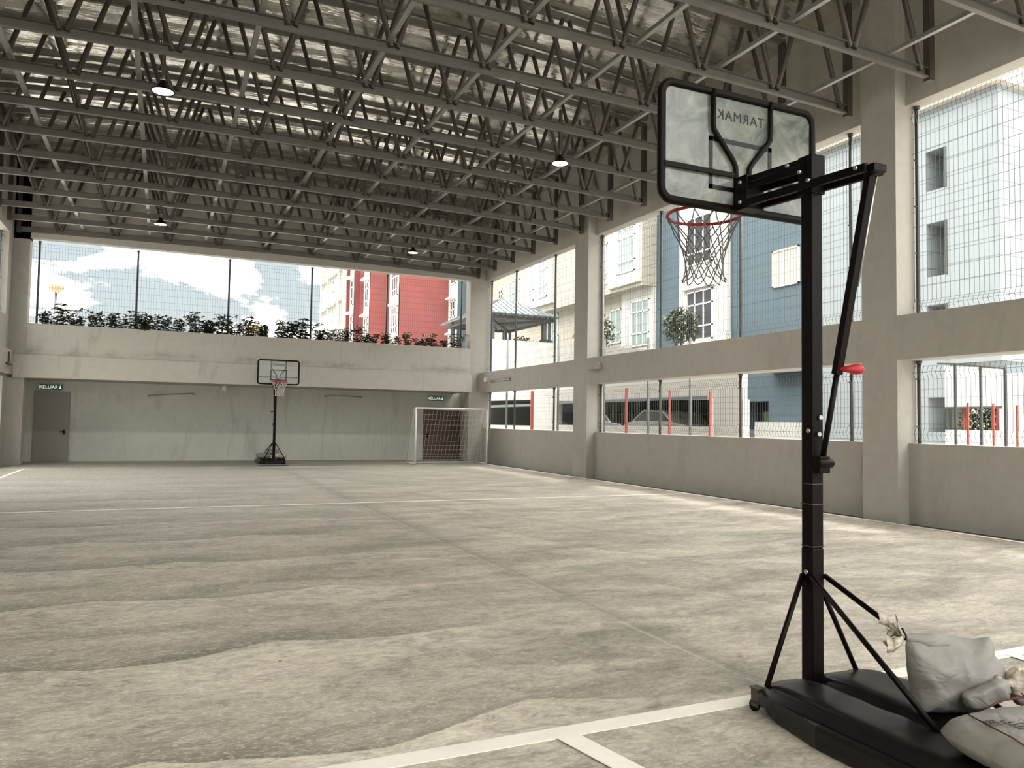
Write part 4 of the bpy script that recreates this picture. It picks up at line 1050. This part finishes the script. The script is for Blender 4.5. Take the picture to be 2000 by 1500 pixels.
# planter plants
def make_plant(seed, h=0.55):
    rnd = random.Random(seed); t = thing('planter_shrub', 'x', 'shrub')
    st = MB(); lf = MB()
    for s_ in range(10):
        a = rnd.uniform(0, 2 * PI); ln = h * rnd.uniform(0.5, 1.15); lean = rnd.uniform(0.15, 0.7)
        base = Vector((rnd.uniform(-0.28, 0.28), rnd.uniform(-0.1, 0.1), 0)); pts = []
        for k_ in range(6):
            f = k_ / 5; pts.append(base + Vector((math.cos(a) * lean * ln * f * f, math.sin(a) * lean * ln * f * f * 0.6, ln * f)))
        st.tube(pts, 0.006, 4)
        for k_ in range(1, 6):
            for q in range(4 if k_ < 5 else 7):
                aa = rnd.uniform(0, 2 * PI); p = pts[k_]; dr_ = Vector((math.cos(aa), math.sin(aa), rnd.uniform(-0.25, 0.45))).normalized()
                l = rnd.uniform(0.15, 0.25); sd = dr_.cross(Vector((0, 0, 1))).normalized() * l * 0.2; mid = p + dr_ * l * 0.5 + Vector((0, 0, 0.02))
                lf.quad(p, mid + sd, p + dr_ * l - Vector((0, 0, 0.035)), mid - sd)
    st.build('stems', M_stem, t); lf.build('leaves', M_leaf, t); return t
protos = [make_plant(s_, hh) for s_, hh in ((1, 0.6), (2, 0.75), (3, 0.5), (5, 0.66))]
N = 30
for i in range(N):
    pr = protos[i % 4]; t = pr if i < 4 else copy_tree(pr)
    x = -3.85 + (15.0) * (i + 0.5) / N + random.uniform(-0.1, 0.1)
    t.location = (x, YB + 0.30 + random.uniform(-0.02, 0.04) + (0.0), 4.56); t.rotation_euler = (0, 0, random.uniform(0, 6)); 
    s_ = random.uniform(0.75, 1.12) * (1.0 if i < 19 else 0.78); t.scale = (s_, s_, s_)
    t['label'] = 'dark glossy leafed shrub in the far planter, ' + ('%s from its left end' % ORDN(i + 1) if i < 15 else '%s from its right end' % ORDN(N - i)); t['group'] = 'leafy shrubs in the long planter'
yb_ = leaves(260, (0, 0, 0.28), (0.32, 0.25, 0.22), 0.13, 31, hollow=0.0)
t = thing('flowering_shrub', 'yellow leafed shrub among the planter greenery', 'shrub', (2.98, YB + 0.30, 4.58)); yb_.build('leaves', M_yel, t)
k = MB(); [k.tube([(0, 0, 0), (dx, 0, 0.3)], 0.008, 5) for dx in (-0.12, 0.0, 0.13)]; k.build('stems', M_stem, t)

# globe street lamp
t = thing('street_lamp', 'globe street lamp on a slim pole beyond the far fence', 'street lamp', (-4.55, 40, 0))
k = MB(); k.tube([(0, 0, 0), (0, 0, 7.15)], 0.05, 10); k.build('pole', M_roofm, t)
k = MB(); k.lathe([(0.0, 0.6), (0.14, 0.57), (0.28, 0.45), (0.34, 0.3), (0.29, 0.16), (0.16, 0.04), (0.05, 0.0)], (0, 0, 7.12), 24); k.build('globe', plain('opal_globe', (0.36, 0.27, 0.18), 0.3), t)

# gazebo
gz = thing('gazebo', 'open gazebo with grey hipped metal roof beyond the corner', 'gazebo', (16.25, 39.75, 5.3))
gz.scale = (1.2, 1.2, 1.2)
e0 = (0.03, 0.2); gx1, gy1 = 4.15, 6.2; ez = 2.12
apx = [Vector((2.07, 2.7, 3.20)), Vector((2.07, 3.6, 3.20))]
cr = [Vector((0, 0.2, ez)), Vector((gx1, 0.2, ez)), Vector((gx1, gy1, ez)), Vector((0, gy1, ez))]
def roofpanel(name, pts, flat_):
    b = MB(); n = len(pts); i = len(b.v)
    b.v += [tuple(p) for p in pts] + [tuple(p + Vector((0, 0, 0.05))) for p in pts]
    b.f.append(tuple(range(n))); b.f.append(tuple(range(2 * n - 1, n - 1, -1))); b.sm += [False, False]
    for k_ in range(n): b.f.append((k_, n + k_, n + (k_ + 1) % n, (k_ + 1) % n)); b.sm.append(False)
    # standing seams, running up the slope
    a, c_ = pts[0], pts[1]; topc = pts[2:]
    L_ = (c_ - a).length; d_ = (c_ - a).normalized(); nn = (c_ - a).cross(pts[-1] - a).normalized(); nn = nn if nn.z > 0 else -nn
    upd = nn.cross(d_).normalized(); upd = upd if upd.z > 0 else -upd
    tl = [(q - a).dot(d_) for q in topc]; th = [(q - a).dot(upd) for q in topc]; hmax = max(th)
    t0, t1 = min(tl), max(tl); s_ = 0.3
    while s_ < L_:
        hh = hmax * min(1, (s_ / t0) if s_ < t0 else ((L_ - s_) / (L_ - t1) if s_ > t1 else 1))
        b.bar(a + d_ * s_ + Vector((0, 0, 0.06)), a + d_ * s_ + upd * hh + Vector((0, 0, 0.06)), 0.035, 0.05); s_ += 0.3
    b.build(name, M_roofm, gz)
roofpanel('roof_panel', [cr[0], cr[1], apx[0]], 0); roofpanel('roof_panel', [cr[1], cr[2], apx[1], apx[0]], 0)
roofpanel('roof_panel', [cr[2], cr[3], apx[1]], 0); roofpanel('roof_panel', [cr[3], cr[0], apx[0], apx[1]], 0)
for x in (0.55, 3.6):
    for y in (0.8, 5.6):
        for (dx, dy) in ((0, 0), (0.25, 0), (0, 0.3)):
            b = MB(); b.box(x + dx - 0.06, x + dx + 0.06, y + dy - 0.06, y + dy + 0.06, 0.0, ez - 0.05); b.build('post', M_gaz, gz)
b = MB()
for (p, q) in (((0.3, 0.5), (3.9, 0.5)), ((0.3, 5.9), (3.9, 5.9)), ((0.3, 0.5), (0.3, 5.9)), ((3.9, 0.5), (3.9, 5.9)), ((0.3, 0.5), (3.9, 5.9)), ((0.3, 5.9), (3.9, 0.5))):
    b.bar((*p, ez - 0.12), (*q, ez - 0.12), 0.08, 0.14)
for y in (0.5, 5.9):
    for k_ in range(6): b.bar((0.3 + k_ * 0.6, y, ez - 0.2), (0.6 + k_ * 0.6, y, ez + 0.12), 0.05, 0.05); b.bar((0.6 + k_ * 0.6, y, ez + 0.12), (0.9 + k_ * 0.6, y, ez - 0.2), 0.05, 0.05)
b.build('roof_beams', M_steeld, gz)
# deck under gazebo
b = MB(); b.box(16.3, 22.6, 39.6, 48.5, 0.0, 5.3); tag(b.build('garden_deck', M_whitef), 'raised deck carrying the gazebo', kind='structure')
for i, (x, y, z) in enumerate(((18.6, 39.9, 5.9), (20.6, 40.6, 5.9))):
    lf = leaves(260, (0, 0, 0.3), (0.6, 0.6, 0.35), 0.3, 50 + i, hollow=0.0); t = thing('deck_shrub', ['leafy shrub right of the gazebo posts, nearer the pillar', 'leafy shrub seen between the gazebo posts'][i], 'shrub', (x, y, z)); lf.build('leaves', M_leaf2, t)
    k = MB(); k.tube([(0, 0, -0.6), (0, 0, 0.3)], 0.03, 6); k.build('stem', M_stem, t)
def tree(x, y, ztop, rad, lab, seed, n=900, trunk0=0.0, size=0.28):
    t = thing('small_tree', lab, 'tree', (x, y, trunk0), 0, 'small trees outside the middle bay')
    c = (0, 0, ztop - rad - trunk0)
    leaves(n, c, (rad, rad, rad * 0.95), size, seed, hollow=0.1).build('crown', M_leaf2, t)
    k = MB(); k.tube([(0, 0, 0), (0.05, 0, c[2] * 0.5), (0, 0, c[2])], 0.06, 8)
    for a in range(6): k.tube([(0, 0, c[2] - 0.3), (rad * 0.6 * math.cos(a), rad * 0.6 * math.sin(a), c[2] + 0.3)], 0.025, 6)
    k.build('trunk', M_stem, t)
tree(21.7, 29.0, 7.08, 0.88, 'round leafy tree in front of the blue wall', 61, 1000)
tree(21.7, 36.9, 7.8, 1.15, 'leafy tree just right of the middle pillar', 62, 1100)

# --- red building, stepping towards us to the right
rb = thing('red_building', 'stepped red and white apartment building beyond the far fence', 'building', (16, 66, 0))
OFF = Matrix.Translation((-16, -66, 0))
def rpart(mb, name, mat, lab=None):
    o = mb.build(name, mat, rb); o.matrix_parent_inverse = OFF
    if lab: o['label'] = lab
    return o
HR = 24
xs_ = dict(a=17.72, b=22.01, c=16.03, d=15.70, e=15.21, f=14.93)
ys_ = dict(A=62.0, B=65.3, C=67.7, D=69.64, E=59.84)
b = MB(); b.box(17.72, 30, 62.0, 62.3, 0, HR); b.box(16.03, 18, 65.3, 65.6, 0, HR); b.box(15.70, 16.1, 67.7, 68.0, 0, HR); rpart(b, 'red_wall', M_redw)
b = MB(); b.box(15.21, 15.70, 67.7, 68.0, 0, HR); b.box(14.93, 15.3, 69.64, 69.9, 0, HR); rpart(b, 'shaded_red_wall', M_redshade)
b = MB(); b.box(17.72, 18, 62.05, 65.3, 0, HR); b.box(16.03, 16.3, 65.35, 67.7, 0, HR); b.box(15.21, 15.5, 67.75, 69.64, 0, HR); b.box(22.01, 22.3, 59.84, 62, 0, HR); rpart(b, 'white_bay', M_whitef)
b = MB(); b.box(22.05, 24.2, 59.8, 60.1, 0, HR); b.box(23.7, 24.2, 59.8, 60.6, 0, HR); rpart(b, 'blue_wall', M_blue)
b = MB(); b.box(14.9, 15.2, 69.7, 81.5, 0, HR); rpart(b, 'cream_wall', plain('pale_cream_wall', (0.27, 0.265, 0.22), 0.7))
b = MB()
for zf in (7.0, 9.9, 12.8, 15.7): b.box(14.6, 14.9, 70.3, 81.5, zf, zf + 0.25)
for yy in (70.2, 72.5, 77.5, 81.2): b.box(14.7, 14.9, yy, yy + 0.35, 0, HR)
rpart(b, 'floor_ledge', M_whitef)
def rwin(y0, y1, z0, z1, x, nv=3, hood=True, mt_=None, rows=(0.25, 0.72)):
    o = window(rb, 'X', x, y0, y1, z0, z1, nv, rows, mt_ or M_glassd, hood=hood, fr=0.1); o.matrix_parent_inverse = OFF
for zf in (9.0, 12.4 - 0.2, 15.3):
    rwin(62.55, 64.4, zf, zf + 2.3, 17.72)
for zf in (8.3, 11.5, 14.7):
    rwin(65.9, 67.2, zf, zf + 2.3, 16.03, 2); rwin(68.2, 69.2, zf + 0.4, zf + 2.7, 15.21, 1)
for zf in (7.4, 10.4, 13.2): rwin(60.25, 61.4, zf, zf + 1.4 if zf < 13 else zf + 1.4, 22.01, 2, rows=(0.45,))
for zf in (7.4, 10.3, 13.2):
    for (a, b_) in ((73.2, 75.0), (75.6, 77.2), (78.5, 80.8)): rwin(a, b_, zf, zf + 1.9, 14.9, 2, False, M_glass, (0.5,))
